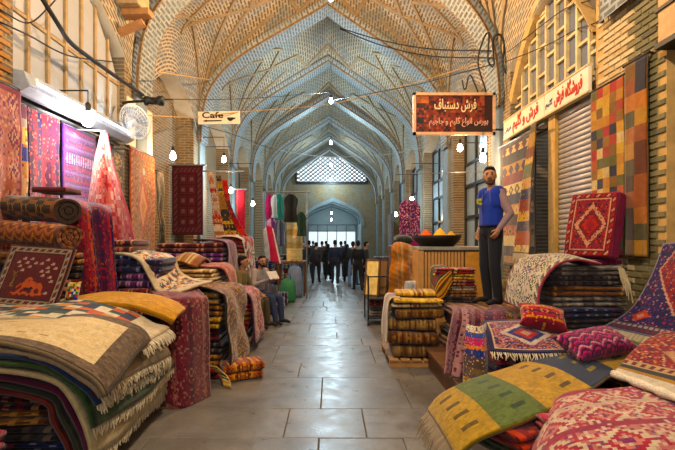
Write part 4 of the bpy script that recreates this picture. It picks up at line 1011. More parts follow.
# hanging picture sign on the second pier
SY = yw(1, 1)-PW+.35; a, b = P(413, 93, SY), P(495, 135, SY)
t = tag(empty('hanging_sign', ((a[0]+b[0])/2, SY, b[2])), 'framed orange and red picture sign with pale script hung across the hall', 'sign')
sc_ = Cv(34, 66, '#8a2c18', 3).speck(['#b03a1c', '#5c1c18', '#c0602c', '#2c1c20', '#8e2c1c', '#6a2418', '#a84c24'], .75, 0, False, 2)
sc_.rect(0, 34, 58, 66, '#3c1c1c'); sc_.rect(24, 34, 34, 60, '#3a2420'); sc_.rect(2, 8, 2, 12, '#d8702c'); sc_.rect(20, 25, 2, 8, '#2c2030'); sc_.rect(8, 12, 2, 9, '#4a2420')
g = np.random.default_rng(8).random(sc_.a.shape[:2])[..., None]; sc_.a = sc_.a*(.7+.6*g)
me, G, N = sheet_mesh('picture', [[(a[0]+.02, SY, a[2]-.02), (b[0]-.02, SY, a[2]-.02)], [(a[0]+.02, SY, b[2]+.02), (b[0]-.02, SY, b[2]+.02)]], sc_, .03, 0, 1, PAINTED)
pic = link('picture', me, t)
m = MB(); w = .05
for x0, x1, z0, z1 in ((a[0], b[0], a[2]-w, a[2]), (a[0], b[0], b[2], b[2]+w), (a[0], a[0]+w, b[2], a[2]), (b[0]-w, b[0], b[2], a[2])): m.box(x0, x1, SY-.035, SY+.035, z0, z1)
m.build('frame', plain('sign_frame', '#d9b08a', .5), t)
PALE = plain('pale_lettering', '#ecd9a8', .6, bump=0, var=.05); PINKL = plain('pink_lettering', '#e8a890', .6, bump=0, var=.05)
lettering('lettering', shape_arabic('فرش دستباف'), ((a[0]+b[0])/2+.02, SY-.022, a[2]-.24), .26, (R(90), 0, 0), PALE, pic, .78, bold=.003)
lettering('small_lettering', shape_arabic('بورس انواع گلیم و جاجیم'), ((a[0]+b[0])/2+.08, SY-.022, b[2]+.24), .15, (R(90), 0, 0), PINKL, pic, 1.1, bold=.002)
m = MB()
for z in (a[2]-.06, b[2]+.1): m.box(b[0]-.02, XR+.05, SY-.015, SY+.015, z-.015, z+.015)
m.build('bracket', DARKM, t)

# ------------------------------------------------------------------ hung rugs on the right
pc = Cv(66, 30, '#b87a3c', 31).checker(4, 6, ['#d0902c', '#b84426', '#2c2a40', '#e0ac50', '#8a6a40', '#c8683c', '#e0bc70', '#6a6838', '#c03024', '#e8d09c', '#a07a4c'], 0)
hang('patchwork rug of small orange, red and cream squares on the right pier', XR-.05, 5.44, 4.84, 1.48, 3.42, pc, wr=.006, wav=.012, thick=.015)
pd = Cv(60, 14, '#6a4a2c', 32).checker(5, 7, ['#a05828', '#4a3426', '#c89a58', '#6a3820', '#d08034', '#5a5438', '#8a6840', '#2e2c3c', '#b87438'], 0)
hang('patchwork rug of broad dark squares at the pier corner', XR-.05, 4.82, 4.48, 1.48, 3.5, pd, wr=.006, wav=.012, thick=.015)
kc = Cv(72, 44, '#c8ac78', 33)
bandz = ['#d8c48c', '#24221f', '#b8862c', '#7a281c', '#d8c48c', '#1f2340', '#c08a28', '#3a2a20', '#a83c20', '#d8c48c', '#242424', '#b8862c']
kc.stripes([(1, c_) for c_ in bandz])
for i in range(12):
    for j in range(5 if i % 2 == 0 else 0): kc.diamond(3+i*6, 4+j*9+(4 if i % 2 else 0), 3, 4, [bandz[(i+3) % 12], bandz[(i+5) % 12]])
kc.frame(0, 2, '#4a4038')
hang('cream and black kilim with rows of diamonds in the open doorway', XR-.12, RY1+.05, ym+.3, 1.2, 3.3, kc, wr=.006, wav=.02)
sc2 = Cv(64, 20, '#a87a30', 34).stripes([(3, '#6a5a2c'), (4, '#b88a30'), (3, '#7a3c28'), (2, '#d8b050'), (4, '#5c6438'), (3, '#c8902c'), (3, '#2c3450'), (4, '#8a3424'), (3, '#c89c40'), (3, '#3c3c50'), (4, '#a85028'), (3, '#d8c088')]).speck(['#8a6a30', '#5a4a30'], .15)
rows = [[(XR-.16, ym+.16+.09*q, 3.40) for q in range(3)], [(XR-.22, ym+.14+.15*q, 2.8) for q in range(3)], [(XR-.28+.05*(q % 2), ym+.10+.22*q, 2.1) for q in range(3)], [(XR-.32+.05*(q % 2), ym+.06+.30*q, 1.45) for q in range(3)]]
rug('hanging_rug', 'olive, gold and red striped kilim hung beside the shutter post', rows, sc2, wr=.015, fr='b', frlen=.14)
tag(MB().tube([(XR-.12, ym+.02, 3.33), (XR-.12, RY1+.2, 3.33)], .018, 8).build('hanging_rail', STEEL, smooth=True), 'rail in the open doorway carrying the kilims', 'rail')

# ------------------------------------------------------------------ right platform
plat = tag(empty('display_platform', (2.1, 4.4, 0)), 'low dark wooden display platform along the right side', 'platform')
for y0, y1 in ((2.0, 4.45), (4.45, 6.85)):
    for x in (1.26, 2.1, 3.0): MB().box(x, x+.08, y0+.05, y1-.05, 0, .22).build('bearer', WOOD, plat)
for i in range(21): MB().box(1.22, 3.14, 2.0+i*.231, 2.0+i*.231+.215, .22, .26).build('board', WOOD, plat, bevel=.004)
PZ = .26
# stack under the man
stack('the pile under the standing man', 2.15, 5.55, PZ, 1.25, 1.5, [('brown', .10), ('maroon', .11), ('tan', .11), ('black', .11), ('red', .11)], 0, 81, .01)
# near right piles
stack('the pile under the yellow runner', 1.62, 3.33, PZ, 1.45, .62, [('red', .10, 'red and gold'), ('green', .09)], R(26), 82, .008)
stack('the far pile under the yellow runner', 2.55, 4.1, PZ, .95, .62, [('gold', .11), ('brown', .11), ('maroon', .11)], R(24), 83, .008)
stack('the pile under the pink patterned rug', 1.95, 2.52, PZ, 1.3, .85, [('pink', .10), ('red', .10), ('brown', .10)], R(8), 84, .008)
stack('the right edge pile', 2.75, 2.95, PZ, .7, .9, [('red', .13), ('maroon', .13), ('black', .13), ('brown', .13)], 0, 85, .008)
# yellow / green / blue runner
yk_ = Cv(90, 34, '#b8930c', 35)
yk_.stripes([(11, '#b08c14'), (13, '#5c6c3c'), (17, '#b8900c'), (15, '#26334c'), (13, '#b08a14'), (12, '#56683c'), (9, '#b08c14')])
yk_.speck(['#c09c1c', '#a07c10'], .0)
for i0, col in ((4, '#5c4a14'), (17, '#2c4430'), (34, '#5a4410'), (48, '#8a7a30'), (62, '#5a4410'), (74, '#2c4430')):
    for j in (5, 12, 19, 26): yk_.rect(i0, i0+4, j, j+2, col)
g = np.random.default_rng(18).random(yk_.a.shape[:2])[..., None]; yk_.a = yk_.a*(.82+.36*g)
rows = [[(.76, 3.48, .33), (.77, 3.14, .33), (.79, 2.82, .29)], [(.86, 3.50, .44), (.90, 3.15, .45), (.94, 2.81, .41)], [(1.12, 3.60, .52), (1.18, 3.22, .54), (1.24, 2.86, .50)], [(1.6, 3.85, .58), (1.68, 3.48, .62), (1.76, 3.12, .58)], [(2.15, 4.2, .65), (2.22, 3.85, .69), (2.3, 3.5, .65)], [(2.85, 4.55, .70), (2.95, 4.2, .74), (3.02, 3.85, .70)]]
rug('kilim_runner', 'long yellow kilim runner with green and navy bands and fringed end', rows, yk_, thick=.03, wr=.008, fr='t', frlen=.17, frcol='#a8977c', frn=70, edge='#8a7020')
# pink patterned rug
pk = Cv(60, 80, '#c88a88', 36).speck(['#d8aca4', '#b86068', '#e0ccb8', '#b05060', '#dcc0b0'], .6, 0, False, 1)
for i in range(4):
    for j in range(5): pk.diamond(7+i*15, 8+j*16, 7, 8, ['#e0d0b8', '#b84858', '#d89890', '#8a3a6a'])
pk.rect(12, 15, 0, 80, '#d8c0ac'); pk.rect(27, 30, 0, 80, '#a04458'); pk.rect(42, 45, 0, 80, '#dcc8b4'); pk.frame(0, 3, '#b05a68'); pk.speck(['#e0c8b8', '#a84860', '#8a4a78'], .18, 0, False)
rows = [[(1.42, 3.00, .42), (1.56, 3.02, .60), (1.9, 3.02, .64), (2.3, 3.02, .65), (2.75, 3.0, .66)], [(1.18, 2.62, .40), (1.36, 2.64, .58), (1.85, 2.66, .63), (2.3, 2.66, .64), (2.7, 2.62, .65)], [(1.02, 2.2, .36), (1.22, 2.2, .56), (1.8, 2.2, .61), (2.3, 2.2, .62), (2.65, 2.2, .63)], [(1.0, 2.0, .2), (1.15, 1.98, .25), (1.75, 1.95, .3), (2.3, 1.95, .3), (2.65, 1.95, .3)]]
rug('draped_rug', 'pink rug with pale lozenges on the nearest right pile', rows, pk, thick=.03, wr=.010)
# red rug with white fleece edge
fl = Cv(56, 60, '#8a2434', 37).speck(['#a83a40', '#5c1c34', '#c86a50', '#3a2448', '#d8a080'], .5, 0, True, 1)
fl.diamond(28, 30, 22, 22, ['#c8a080', '#2c2c50', '#9a2c3c', '#d8b890']).speck(['#b84a48', '#e0c8a8'], .10)
fl.rect(42, 47, 0, 60, '#c8b088'); fl.rect(47, 50, 0, 60, '#2c3038'); fl.rect(50, 52, 0, 60, '#b88a34'); fl.rect(52, 56, 0, 60, '#e4dccc')
for j in range(0, 60, 4): fl.rect(43, 46, j, j+2, '#7a2c3c')
rows = [[(2.62, 3.55, .92), (2.8, 3.2, .97), (2.95, 2.7, 1.0), (3.0, 2.3, 1.0)], [(2.36, 3.42, .84), (2.5, 3.05, .88), (2.6, 2.65, .90), (2.62, 2.25, .90)], [(2.10, 3.25, .74), (2.16, 2.95, .76), (2.22, 2.6, .76), (2.25, 2.2, .76)], [(2.02, 3.2, .70), (2.06, 2.92, .70), (2.10, 2.58, .70), (2.13, 2.2, .70)]]
o = rug('draped_rug', 'red patterned rug with thick white fleece edge, far right', rows, fl, thick=.035, wr=.008, edge='#e4dccc')
E = resample(np.array(rows[-1]), 16); MB().tube(E-np.array([.012, 0, 0]), [.028+.006*math.sin(2.3*i) for i in range(16)], 8, tuple(lin('#e4dccc'))).build('fleece_edge', PILE, o, smooth=True)
stack('propping the fleece edged rug', 2.72, 2.82, PZ+.52, .5, .7, [('maroon', .12, 'dark red')], 0, 86, .0)
# blue and red rug against the pier
br = Cv(70, 56, '#2c2858', 38).speck(['#4a3a78', '#8a3a50', '#201c40', '#b08a98', '#5a4a90'], .4, 0, True, 1)
d = np.abs(br.i-18)/34+np.abs(br.j-28)/24; br.a[d < 1] = lin('#d8b0a0'); br.a[d < .93] = lin('#9a1c30')
sp = np.random.default_rng(4); mm = (d < .88) & (sp.random(d.shape) < .35); br.a[mm] = np.array([lin(c_) for c_ in ['#c04a48', '#3a2c60', '#d89a88', '#6a1428']])[sp.integers(0, 4, mm.sum())]
br.diamond(54, 10, 6, 6, ['#c86a60', '#d8a090']); br.diamond(54, 46, 6, 6, ['#c86a60', '#d8a090']); br.rect(62, 70, 0, 56, '#4a3c50')
for j in range(0, 56, 3): br.rect(63, 65, j, j+2, '#a89aa0'); br.rect(66, 68, j, j+1, '#8a3a4c')
br.frame(0, 1, '#8a86a8')
rows = [[(3.12, 4.22, 1.62), (3.12, 3.9, 1.64), (3.12, 3.4, 1.66)], [(3.04, 4.30, 1.28), (3.06, 3.92, 1.32), (3.08, 3.4, 1.36)], [(2.90, 4.36, .98), (2.96, 3.95, 1.02), (3.0, 3.4, 1.06)], [(2.70, 4.44, .80), (2.80, 3.95, .80), (2.86, 3.4, .82)]]
rug('draped_rug', 'navy rug with crimson centre leaning against the right pier', rows, br, thick=.02, wr=.008, fr='b', frlen=.16, frn=70)
# dark stack and what lies on it
stack('the dark right pile', 2.64, 4.95, PZ, .84, .62, [('grey', .10, 'grey brown'), ('black', .11, 'charcoal'), ('brown', .11), ('grey', .11, 'slate'), ('navy', .11), ('black', .11, 'ash black'), ('grey', .11, 'dusty grey'), ('black', .12), ('navy', .12, 'ink blue'), ('black', .12, 'soot black')], R(3), 87, .012)
ZT = PZ+1.12
folded('magenta folded rug under the leaning red carpet', 2.90, 4.98, ZT, .42, .34, .07, 'magenta', 1, 0, 3)
# leaning red carpet block
cv = persian(48, 36, '#9a2434', '#7a1c2c', '#d8a890', ['#c04a48', '#5a1830', '#b86a58', '#3c2040'], 39, True, .5)
M = Matrix.Translation((2.83, 4.93, ZT+.075)) @ Matrix.Rotation(R(-64), 4, 'Z') @ Matrix.Rotation(R(-13), 4, 'X')
me, G, N = sheet_mesh('face', [[tuple(M @ Vector((-.26+.52*j/3, -.07, .72-.02*j/3))) for j in range(4)], [tuple(M @ Vector((-.27+.54*j/3, -.075, .36))) for j in range(4)], [tuple(M @ Vector((-.26+.52*j/3, -.07, .01))) for j in range(4)]], cv, .012, .003, 3)
t = tag(empty('carpet_block', (2.93, 4.95, ZT+.07)), 'thick red carpet block with magenta sides leaning by the shutter', 'carpet')
link('face', me, t)
MB().box(-.265, .265, -.062, .10, 0, .72, None, M).build('padding', plain('magenta_felt', '#7c1440', .9), t, bevel=.02)
o = bpy.data.objects[[x.name for x in COL.objects if x.get('label', '').startswith('grey brown folded rug, topmost in the dark right pile')][0]]
fringe(o, [(2.98, 4.66, ZT-.03), (3.03, 4.66, ZT-.03)], (0, -.6, -1), .30, '#c8b894', 9, 3, .008)
# patterned rug over the dark stack
gp = Cv(60, 40, '#c4bcac', 40).speck(['#5a6840', '#8a7a9a', '#d8ccb8', '#7a4a5c'], .30, 0, True, 1)
gp.lozenges(5, 3, ['#34303c', '#d8d0bc', '#5a6a34', '#d8d0bc', '#7a4468'], 6, .85); gp.frame(0, 1, '#a85a6a'); gp.motif(1, 4, ['#d8d0bc', '#4a4058', '#7a7a48'], 2)
rows = [[(2.74, 4.55, ZT+.03), (2.72, 4.85, ZT+.06), (2.70, 5.2, ZT+.05)], [(2.46, 4.52, ZT+.07), (2.44, 4.85, ZT+.13), (2.42, 5.2, ZT+.10)], [(2.24, 4.50, ZT), (2.20, 4.85, ZT+.05), (2.18, 5.2, ZT+.05)], [(2.08, 4.46, ZT-.22), (2.04, 4.8, ZT-.18), (2.02, 5.1, ZT-.15)], [(2.02, 4.40, ZT-.5), (1.98, 4.75, ZT-.45), (1.96, 5.05, ZT-.42)]]
rug('draped_rug', 'white and olive flowered rug draped over the dark pile', rows, gp, thick=.02, wr=.012)
# cushions
cs = Cv(24, 36, '#8a1c34', 41).stripes([(2, '#8a1c34'), (1, '#d88a40'), (2, '#a82440'), (1, '#3a1830'), (2, '#b83450'), (1, '#d8a050'), (2, '#8a1c34'), (1, '#5a1c3c')]).speck(['#c04458', '#e0a860', '#5a1428'], .25)
pillow('small red cushion with gold stripes before the flowered rug', (1.99, 4.24, .92), .42, .30, .17, cs, (R(32), R(8), R(-14)))
cm = Cv(34, 50, '#7c2058', 42).zig(5, 4, ['#7c2058', '#c0507c', '#3a1c48', '#a02c64', '#d8a0a8', '#4a2450']).speck(['#c86a90', '#3a1840'], .12)
pillow('magenta zigzag cushion lying on the yellow runner', (2.18, 3.72, .80), .58, .32, .17, cm, (R(22), R(-6), R(14)))
# rug before the cushions
rb = Cv(44, 46, '#b87a78', 43).speck(['#d8b8b0', '#4a5088', '#8a3a4c', '#c08a80', '#3a3c60'], .65, 0, True, 1); rb.diamond(22, 23, 14, 16, ['#d8c8c0', '#3c4078', '#b85a5c', '#d8a898']); rb.frame(0, 3, '#34345c'); rb.frame(3, 4, '#d8c0a8')
rows = [[(1.48, 4.42, .84), (1.8, 4.42, .86), (2.15, 4.42, .84)], [(1.44, 4.18, .78), (1.78, 4.12, .78), (2.12, 4.1, .76)], [(1.40, 3.98, .66), (1.76, 3.88, .67), (2.1, 3.84, .69)]]
rug('draped_rug', 'pale pink and blue rug sloping down behind the yellow runner', rows, rb, thick=.02, wr=.006, fr='b', frlen=.07)
stack('the small pile behind the yellow runner', 1.85, 4.28, PZ, .75, .36, [('red', .12), ('pink', .12), ('navy', .12), ('brown', .12)], 0, 88, .006)
rows = [[(1.48, 4.30, .86), (1.38, 4.2, .84), (1.30, 4.3, .84)], [(1.42, 4.12, .72), (1.34, 4.04, .72), (1.24, 4.16, .72)], [(1.38, 3.96, .52), (1.3, 3.9, .52), (1.2, 4.06, .52)], [(1.32, 3.9, .36), (1.25, 3.84, .36), (1.18, 4.0, .36)]]
mc = Cv(46, 30, '#4a3c60', 44).stripes([(4, '#d8ccb8'), (3, '#3450a0'), (3, '#c04470'), (2, '#d87a38'), (3, '#34407c'), (4, '#4a3c34'), (4, '#6a5a3c'), (4, '#d8a820')]).speck(['#6a3a5c', '#3a4a6a', '#c8a088'], .25)
rug('draped_rug', 'folded multicoloured rug with blue and pink bands over the pile corner', rows, mc, thick=.03, wr=.01)
# rugs pouring over the front of the man's pile
def pour(label, xa, xb, cv, yt=5.35, yb=4.45, zt=.85, zb=.30, dx=-.28, wr=.02, wav=.04):
    path = [(yt, zt, 0), (yt-.35, zt+.02, .1), (yt-.56, zt-.05, .3), (yt-.68, zt-.28, .6), (yb, zb, 1)]
    rows = [[(xa+(xb-xa)*q/3+dx*f, y+wav*math.sin(q*2.2), z+.015*math.cos(q*2)) for q in range(4)] for y, z, f in path]
    return rug('draped_rug', label, rows, cv, thick=.02, wr=wr)
pal = ['#98707a', '#6a4c5c', '#b08a8c', '#50283c']
pour('dusty pink rug pouring over the platform front, leftmost of three', 1.38, 1.62, Cv(50, 18, pal[0], 45).stripes([(2, pal[0]), (1, pal[3]), (2, pal[2]), (1, pal[1]), (2, pal[0])], 1).speck(pal, .35))
pal = ['#6a2c44', '#44284c', '#8a4a58', '#a87078', '#2c2440']
pour('plum rug with pale stripes pouring over the platform front, middle of three', 1.60, 1.95, Cv(50, 26, pal[0], 46).stripes([(2, pal[0]), (1, pal[3]), (2, pal[1]), (1, pal[2]), (2, pal[0]), (1, pal[4])], 1).speck(pal, .4), zb=.30)
pal = ['#5c3a20', '#3a2418', '#8a5a2c', '#6a2c20', '#a87a40']
pour('brown and rust rug pouring over the platform front, rightmost of three', 1.92, 2.5, Cv(50, 34, pal[0], 47).zig(5, 4, pal[:4]).speck(pal, .4), zb=.45, yb=4.62, dx=-.30, wr=.03)
# folded textiles beside the man
stack('the pile left of the standing man', 1.72, 6.3, PZ+.54, .55, .45, [('red', .07, 'scarlet and gold'), ('gold', .08), ('maroon', .08), ('cream', .07), ('brown', .08), ('black', .08)], R(-8), 89, .02)
rug('draped_rug', 'green and red rug thrown over the pile left of the man', [[(1.36, 6.2, 1.1), (1.42, 6.4, 1.28), (1.6, 6.5, 1.3)], [(1.40, 6.05, .98), (1.46, 6.05, 1.12), (1.62, 6.1, 1.26)], [(1.42, 5.98, .86), (1.5, 5.96, .9), (1.62, 6.0, 1.1)]], bands(24, 20, ['#3c5030', '#8a2c24', '#c89a38', '#2c3038', '#6a3a24'], 11), wr=.02)
folded('olive yellow cloth bundle behind the standing man', 2.55, 6.1, PZ+.54, .4, .3, .30, ['#7a7020', '#8a7c28', '#605818', '#9a8c34'], 2, 0, 9, name='cloth_bundle', cat='cloth')
stack('the bundle pile right of the standing man', 2.75, 5.95, PZ+.54, .3, .5, [('brown', .10), ('gold', .10), ('red', .10)], 0, 90, .01)
# tan stack on pallet
pal_ = tag(empty('pallet', (1.12, 6.3, 0)), 'wooden pallet under the tan pile beside the aisle on the right', 'pallet')
for yy in (5.86, 6.3, 6.72): MB().box(.76, 1.46, yy-.04, yy+.04, 0, .08).build('bearer', WOODL, pal_)
for i in range(5): MB().box(.76+i*.146, .76+i*.146+.12, 5.80, 6.78, .08, .105).build('board', WOODL, pal_, bevel=.004)
stack('the tan pile on the right pallet', 1.12, 6.28, .105, .66, .86, [('gold', .06, 'mustard'), ('cream', .06), (['#7a5a3c', '#8a6a48', '#5c4028', '#a08058', '#6a3c2c'], .15, 'brown'), (['#8a7050', '#987c58', '#6e5238', '#a88a60', '#5c4030'], .16, 'sandy'), (['#6e4c30', '#80603e', '#503420', '#987450', '#5a2c24'], .17, 'umber'), (['#80684a', '#90785a', '#64482e', '#a08860', '#503828'], .17, 'camel')], R(-3), 91, .02, L=1)
rows = [[(.92, 5.95, .89), (.92, 6.2, .90), (.92, 6.5, .89)], [(.80, 5.95, .88), (.80, 6.2, .88), (.80, 6.5, .88)], [(.75, 5.92, .75), (.75, 6.2, .75), (.75, 6.5, .75)], [(.73, 5.88, .3), (.73, 6.15, .28), (.73, 6.5, .3)]]
rug('draped_rug', 'violet and cream striped rug over the aisle side of the tan pile', rows, bands(40, 20, ['#7a6a90', '#c8b898', '#5a4a70', '#a88a68', '#d8ccb0'], 12, axis=1), wr=.01, fr='b')
folded('mustard rug with fringed ends on top of the tan pile', 1.2, 6.3, .885, .62, .5, .06, 'gold', 1, R(-5), 14)
# counter with spices
WCR = plain('crate_wood', '#b98a4c', .7, scale=6)
ct = tag(empty('wooden_counter', (2.0, 7.75, 0)), 'slatted wooden counter carrying the spice tray', 'counter')
a0, a1 = 1.48, 2.62
MB().box(a0-.04, a1+.04, 7.42, 8.2, 1.48, 1.54).build('counter_top', plain('counter_top', '#8d8f88', .4), ct, bevel=.008)
MB().box(a0+.03, a1-.03, 7.50, 8.15, .05, 1.48).build('carcass', WOOD, ct)
for i in range(13):
    x = a0+.02+i*.055; MB().box(x, x+.043, 7.465, 7.50, .62, 1.46).build('slat', WCR, ct, bevel=.004)
MB().box(a0+.75, a1, 7.46, 7.50, .60, 1.46).build('panel', plain('yellow_panel', '#c89030', .6), ct, bevel=.006)
MB().box(a0, a1, 7.45, 7.50, .0, .6).build('plinth', WCR, ct, bevel=.006)
for x in (a0, a1-.05): MB().box(x, x+.05, 7.44, 7.50, .6, 1.48).build('post', WCR, ct)
MB().box(a0-.04, a0, 7.44, 8.15, 0, 1.48).build('side_panel', WCR, ct)
tr = tag(empty('spice_tray', (1.83, 7.75, 1.54)), 'wide black metal tray of heaped spices on the counter', 'tray')
MB().lathe((1.83, 7.78, 1.54), [(.28, 0), (.38, .10), (.42, .19), (.40, .19), (.36, .10), (.27, .02)], 28).build('pan', plain('blackened_iron', '#1e1a18', .6, .5), tr, smooth=True)
def mound(label, x, y, r, h, colr):
    m = MB(); prof = [(r*(1-i/8)**.9+.004, h*(i/8)**1.05) for i in range(9)]; m.lathe((x, y, 1.66), prof, 20); o = m.build('spice_mound', plain('spice_'+colr.strip('#'), colr, .95, scale=60, var=.2, bump=.5), smooth=True); return tag(o, label, 'spice')
mound('heap of orange red spice on the left of the tray', 1.62, 7.70, .15, .17, '#c8561c'); mound('heap of yellow spice in the middle of the tray', 1.87, 7.72, .17, .20, '#d8a428'); mound('heap of ochre spice at the right of the tray', 2.08, 7.80, .14, .15, '#b8922c'); mound('heap of deep red spice at the back of the tray', 1.72, 7.98, .13, .16, '#a83c1c')

# sacks and cloths beyond the counter
rows = [[(1.14, 8.25, 1.56), (1.3, 8.3, 1.60), (1.5, 8.3, 1.56)], [(1.10, 8.1, 1.45), (1.3, 8.02, 1.5), (1.52, 8.1, 1.45)], [(1.06, 8.05, 1.1), (1.3, 7.92, 1.15), (1.52, 8.05, 1.1)], [(1.0, 8.0, .72), (1.3, 7.9, .72), (1.55, 8.0, .75)]]
rug('draped_cloth', 'beige and orange cloths hanging in folds beside the counter', rows, bands(40, 30, ['#c0a07c', '#b08860', '#d0b490', '#a87c54', '#c08048'], 13, axis=1, n=18), cat='cloth', wr=.05, freq=9)
MB_ = tag(empty('cloth_stand', (1.3, 8.35, 0)), 'plain wooden stand under the beige and orange cloths', 'stand')
MB().box(1.1, 1.5, 8.15, 8.6, .1, 1.55).build('body', WOOD, MB_, bevel=.01); MB().box(1.05, 1.55, 8.1, 8.65, 0, .1).build('foot', WOOD, MB_)
pillow('dark round cushion on the draped cloth stand', (1.33, 8.3, 1.66), .34, .30, .16, Cv(16, 16, '#2c3438', 2).speck(['#3a4448', '#202428'], .4), (R(10), 0, 0))
folded('white plastic sack slumped against the counter front', 1.42, 7.72, .0, .22, .22, .95, ['#b8c0cc', '#c8d0d8', '#a8b0c0', '#d8dce4'], 2, R(20), 21, name='white_sack', cat='sack')
# floral garment
p0, p1 = P(398, 200, 9.2), P(421, 246, 9.2)
fc = Cv(46, 26, '#6a3468', 48).speck(['#c08098', '#3a2450', '#d8b0b8', '#8a3a5c', '#484878'], .7, 0, False, 1); fc.rect(40, 46, 0, 26, '#a02c6c')
w = p1[0]-p0[0]; x0 = p0[0]
rows = [[(x0+w*(.30+.40*q/3), 9.2, p0[2]) for q in range(4)], [(x0+w*(.05+.90*q/3), 9.2-.03*(q % 2), p0[2]-.15) for q in range(4)], [(x0+w*(.08+.84*q/3), 9.2-.05*(q % 2), (p0[2]+p1[2])/2) for q in range(4)], [(x0+w*(q/3), 9.2-.06*(q % 2), p1[2]) for q in range(4)]]
rug('garment', 'purple floral garment hanging above the cloth stand', rows, fc, cat='garment', wr=.02, thick=.04)
tag(MB().tube([(p0[0]+w/2, 9.2, p0[2]-.02), (p0[0]+w/2, 9.2, p0[2]+.1), (p0[0]+w/2, 9.2, 3.0), (XR+.1, 9.2, 3.05)], .008, 6).build('hanger_rod', STEEL), 'thin rod holding the purple floral garment', 'rod')
# trolley with framed panels
tr = tag(empty('trolley', (.98, 9.0, 0)), 'dark metal trolley loaded with framed panels by the aisle', 'trolley')
m = MB(); tx0, tx1, ty0, ty1 = .72, 1.3, 8.7, 9.6
for x in (tx0, tx1):
    for yy in (ty0, ty1): MB().tube([(x, yy, .06), (x, yy, .95)], .016, 8).build('upright', DARKM, tr)
for z in (.14, .50, .94):
    m.bar((tx0, ty0, z), (tx1, ty0, z), .025, .025).bar((tx0, ty1, z), (tx1, ty1, z), .025, .025).bar((tx0, ty0, z), (tx0, ty1, z), .025, .025).bar((tx1, ty0, z), (tx1, ty1, z), .025, .025)
m.build('frame', DARKM, tr); MB().box(tx0, tx1, ty0, ty1, .14, .16).box(tx0, tx1, ty0, ty1, .50, .52).build('shelf', plain('shelf_steel', '#4a4c50', .5, .4), tr)
for x in (tx0, tx1):
    for yy in (ty0, ty1): MB().lathe((x-.015, yy, .05), [(.05, 0), (.05, .03)], 14, axis='x').build('wheel', BLACK, tr)
for i, (x, c1, c2, lb) in enumerate(((.80, '#d8c070', '#5a3a20', 'yellow panel in a dark frame standing on the trolley'), (.98, '#7a5a34', '#3a2818', 'brown panel standing behind the yellow one on the trolley'), (1.14, '#4a4a44', '#2a2620', 'grey panel at the wall side of the trolley'))):
    t = tag(empty('framed_panel', (x, 8.95, .52)), lb, 'panel'); M = Matrix.Translation((x, 8.95+.1*i, .525)) @ Matrix.Rotation(R(-30), 4, 'Z') @ Matrix.Rotation(R(-8), 4, 'X')
    MB().box(-.13, .13, -.01, .01, .03, .72, None, M).build('panel', plain('panel_'+c1[1:], c1, .7), t); mm = MB()
    for b_ in ((-.16, .16, -.02, .02, 0, .04), (-.16, .16, -.02, .02, .71, .75), (-.16, -.125, -.02, .02, 0, .75), (.125, .16, -.02, .02, 0, .75)): mm.box(*b_, None, M)
    mm.build('frame', plain('panel_frame_'+c2[1:], c2, .6), t)
stack('the trolley shelf heap', 1.01, 9.15, .16, .5, .7, [('maroon', .10), ('black', .10), ('grey', .10)], 0, 92)
# ------------------------------------------------------------------ people
_sph = bmesh.new(); bmesh.ops.create_icosphere(_sph, subdivisions=2, radius=1); SPH = np.array([v.co[:] for v in _sph.verts]); _sph.free()
def yawm(a): c, s = math.cos(a), math.sin(a); return np.array([[c, -s, 0], [s, c, 0], [0, 0, 1]])
def hull_into(bm, ells):
    vs = []
    for c, r, M in ells:
        for p in SPH: vs.append(bm.verts.new(tuple(np.asarray(c)+M @ (p*np.asarray(r)))))
    bmesh.ops.convex_hull(bm, input=vs)
    loose = [v for v in vs if v.is_valid and not v.link_faces]
    bmesh.ops.delete(bm, geom=loose, context='VERTS')
class Fig:
    "collects tapered limbs (hulls of two ellipsoids) and fuses them into one skin"
    def __init__(s): s.p = []
    def limb(s, a, b, ra, rb, reg, M=None, push=0):
        ra = np.array([ra]*3 if np.isscalar(ra) else ra, float); rb = np.array([rb]*3 if np.isscalar(rb) else rb, float)
        s.p.append((np.array(a, float), np.array(b, float), ra, rb, reg, np.eye(3) if M is None else M, push))
    def skin(s, name, cols, voxel, T, mat, smooth=6):
        bm = bmesh.new()
        for a, b, ra, rb, reg, M, _ in s.p: hull_into(bm, [(a, ra, M), (b, rb, M)])
        me = bpy.data.meshes.new(name); bm.to_mesh(me); bm.free()
        o = bpy.data.objects.new(name, me); COL.objects.link(o)
        md = o.modifiers.new('r', 'REMESH'); md.mode = 'VOXEL'; md.voxel_size = voxel; md.use_smooth_shade = True
        sm = o.modifiers.new('s', 'SMOOTH'); sm.factor = .5; sm.iterations = smooth
        dg = bpy.context.evaluated_depsgraph_get(); dg.update(); out = bpy.data.meshes.new_from_object(o.evaluated_get(dg)); bpy.data.objects.remove(o)
        out.name = name; n = len(out.polygons); C = np.empty(n*3, np.float32); out.polygons.foreach_get('center', C); C = C.reshape(-1, 3).astype(float)
        best = np.full(n, 9.); idx = np.zeros(n, int)
        for k, (a, b, ra, rb, reg, M, push) in enumerate(s.p):
            d = b-a; L = d @ d; t = np.clip((C-a) @ d/L, 0, 1) if L > 1e-9 else np.zeros(n)
            r = ra+(rb-ra)*t[:, None]; q = ((C-(a+d*t[:, None])) @ M)/r; dist = (np.linalg.norm(q, axis=1)-1)*r.mean(1)-push
            m = dist < best; best[m] = dist[m]; idx[m] = k
        set_cols(out, np.array([lin(cols[s.p[k][4]]) for k in range(len(s.p))])[idx])
        co = np.empty(len(out.vertices)*3, np.float32); out.vertices.foreach_get('co', co); co = co.reshape(-1, 3) @ T[0].T+T[1]; out.vertices.foreach_set('co', co.astype(np.float32).ravel()); out.update()
        out.materials.clear(); out.materials.append(mat); out.polygons.foreach_set('use_smooth', np.ones(n, bool)); return out

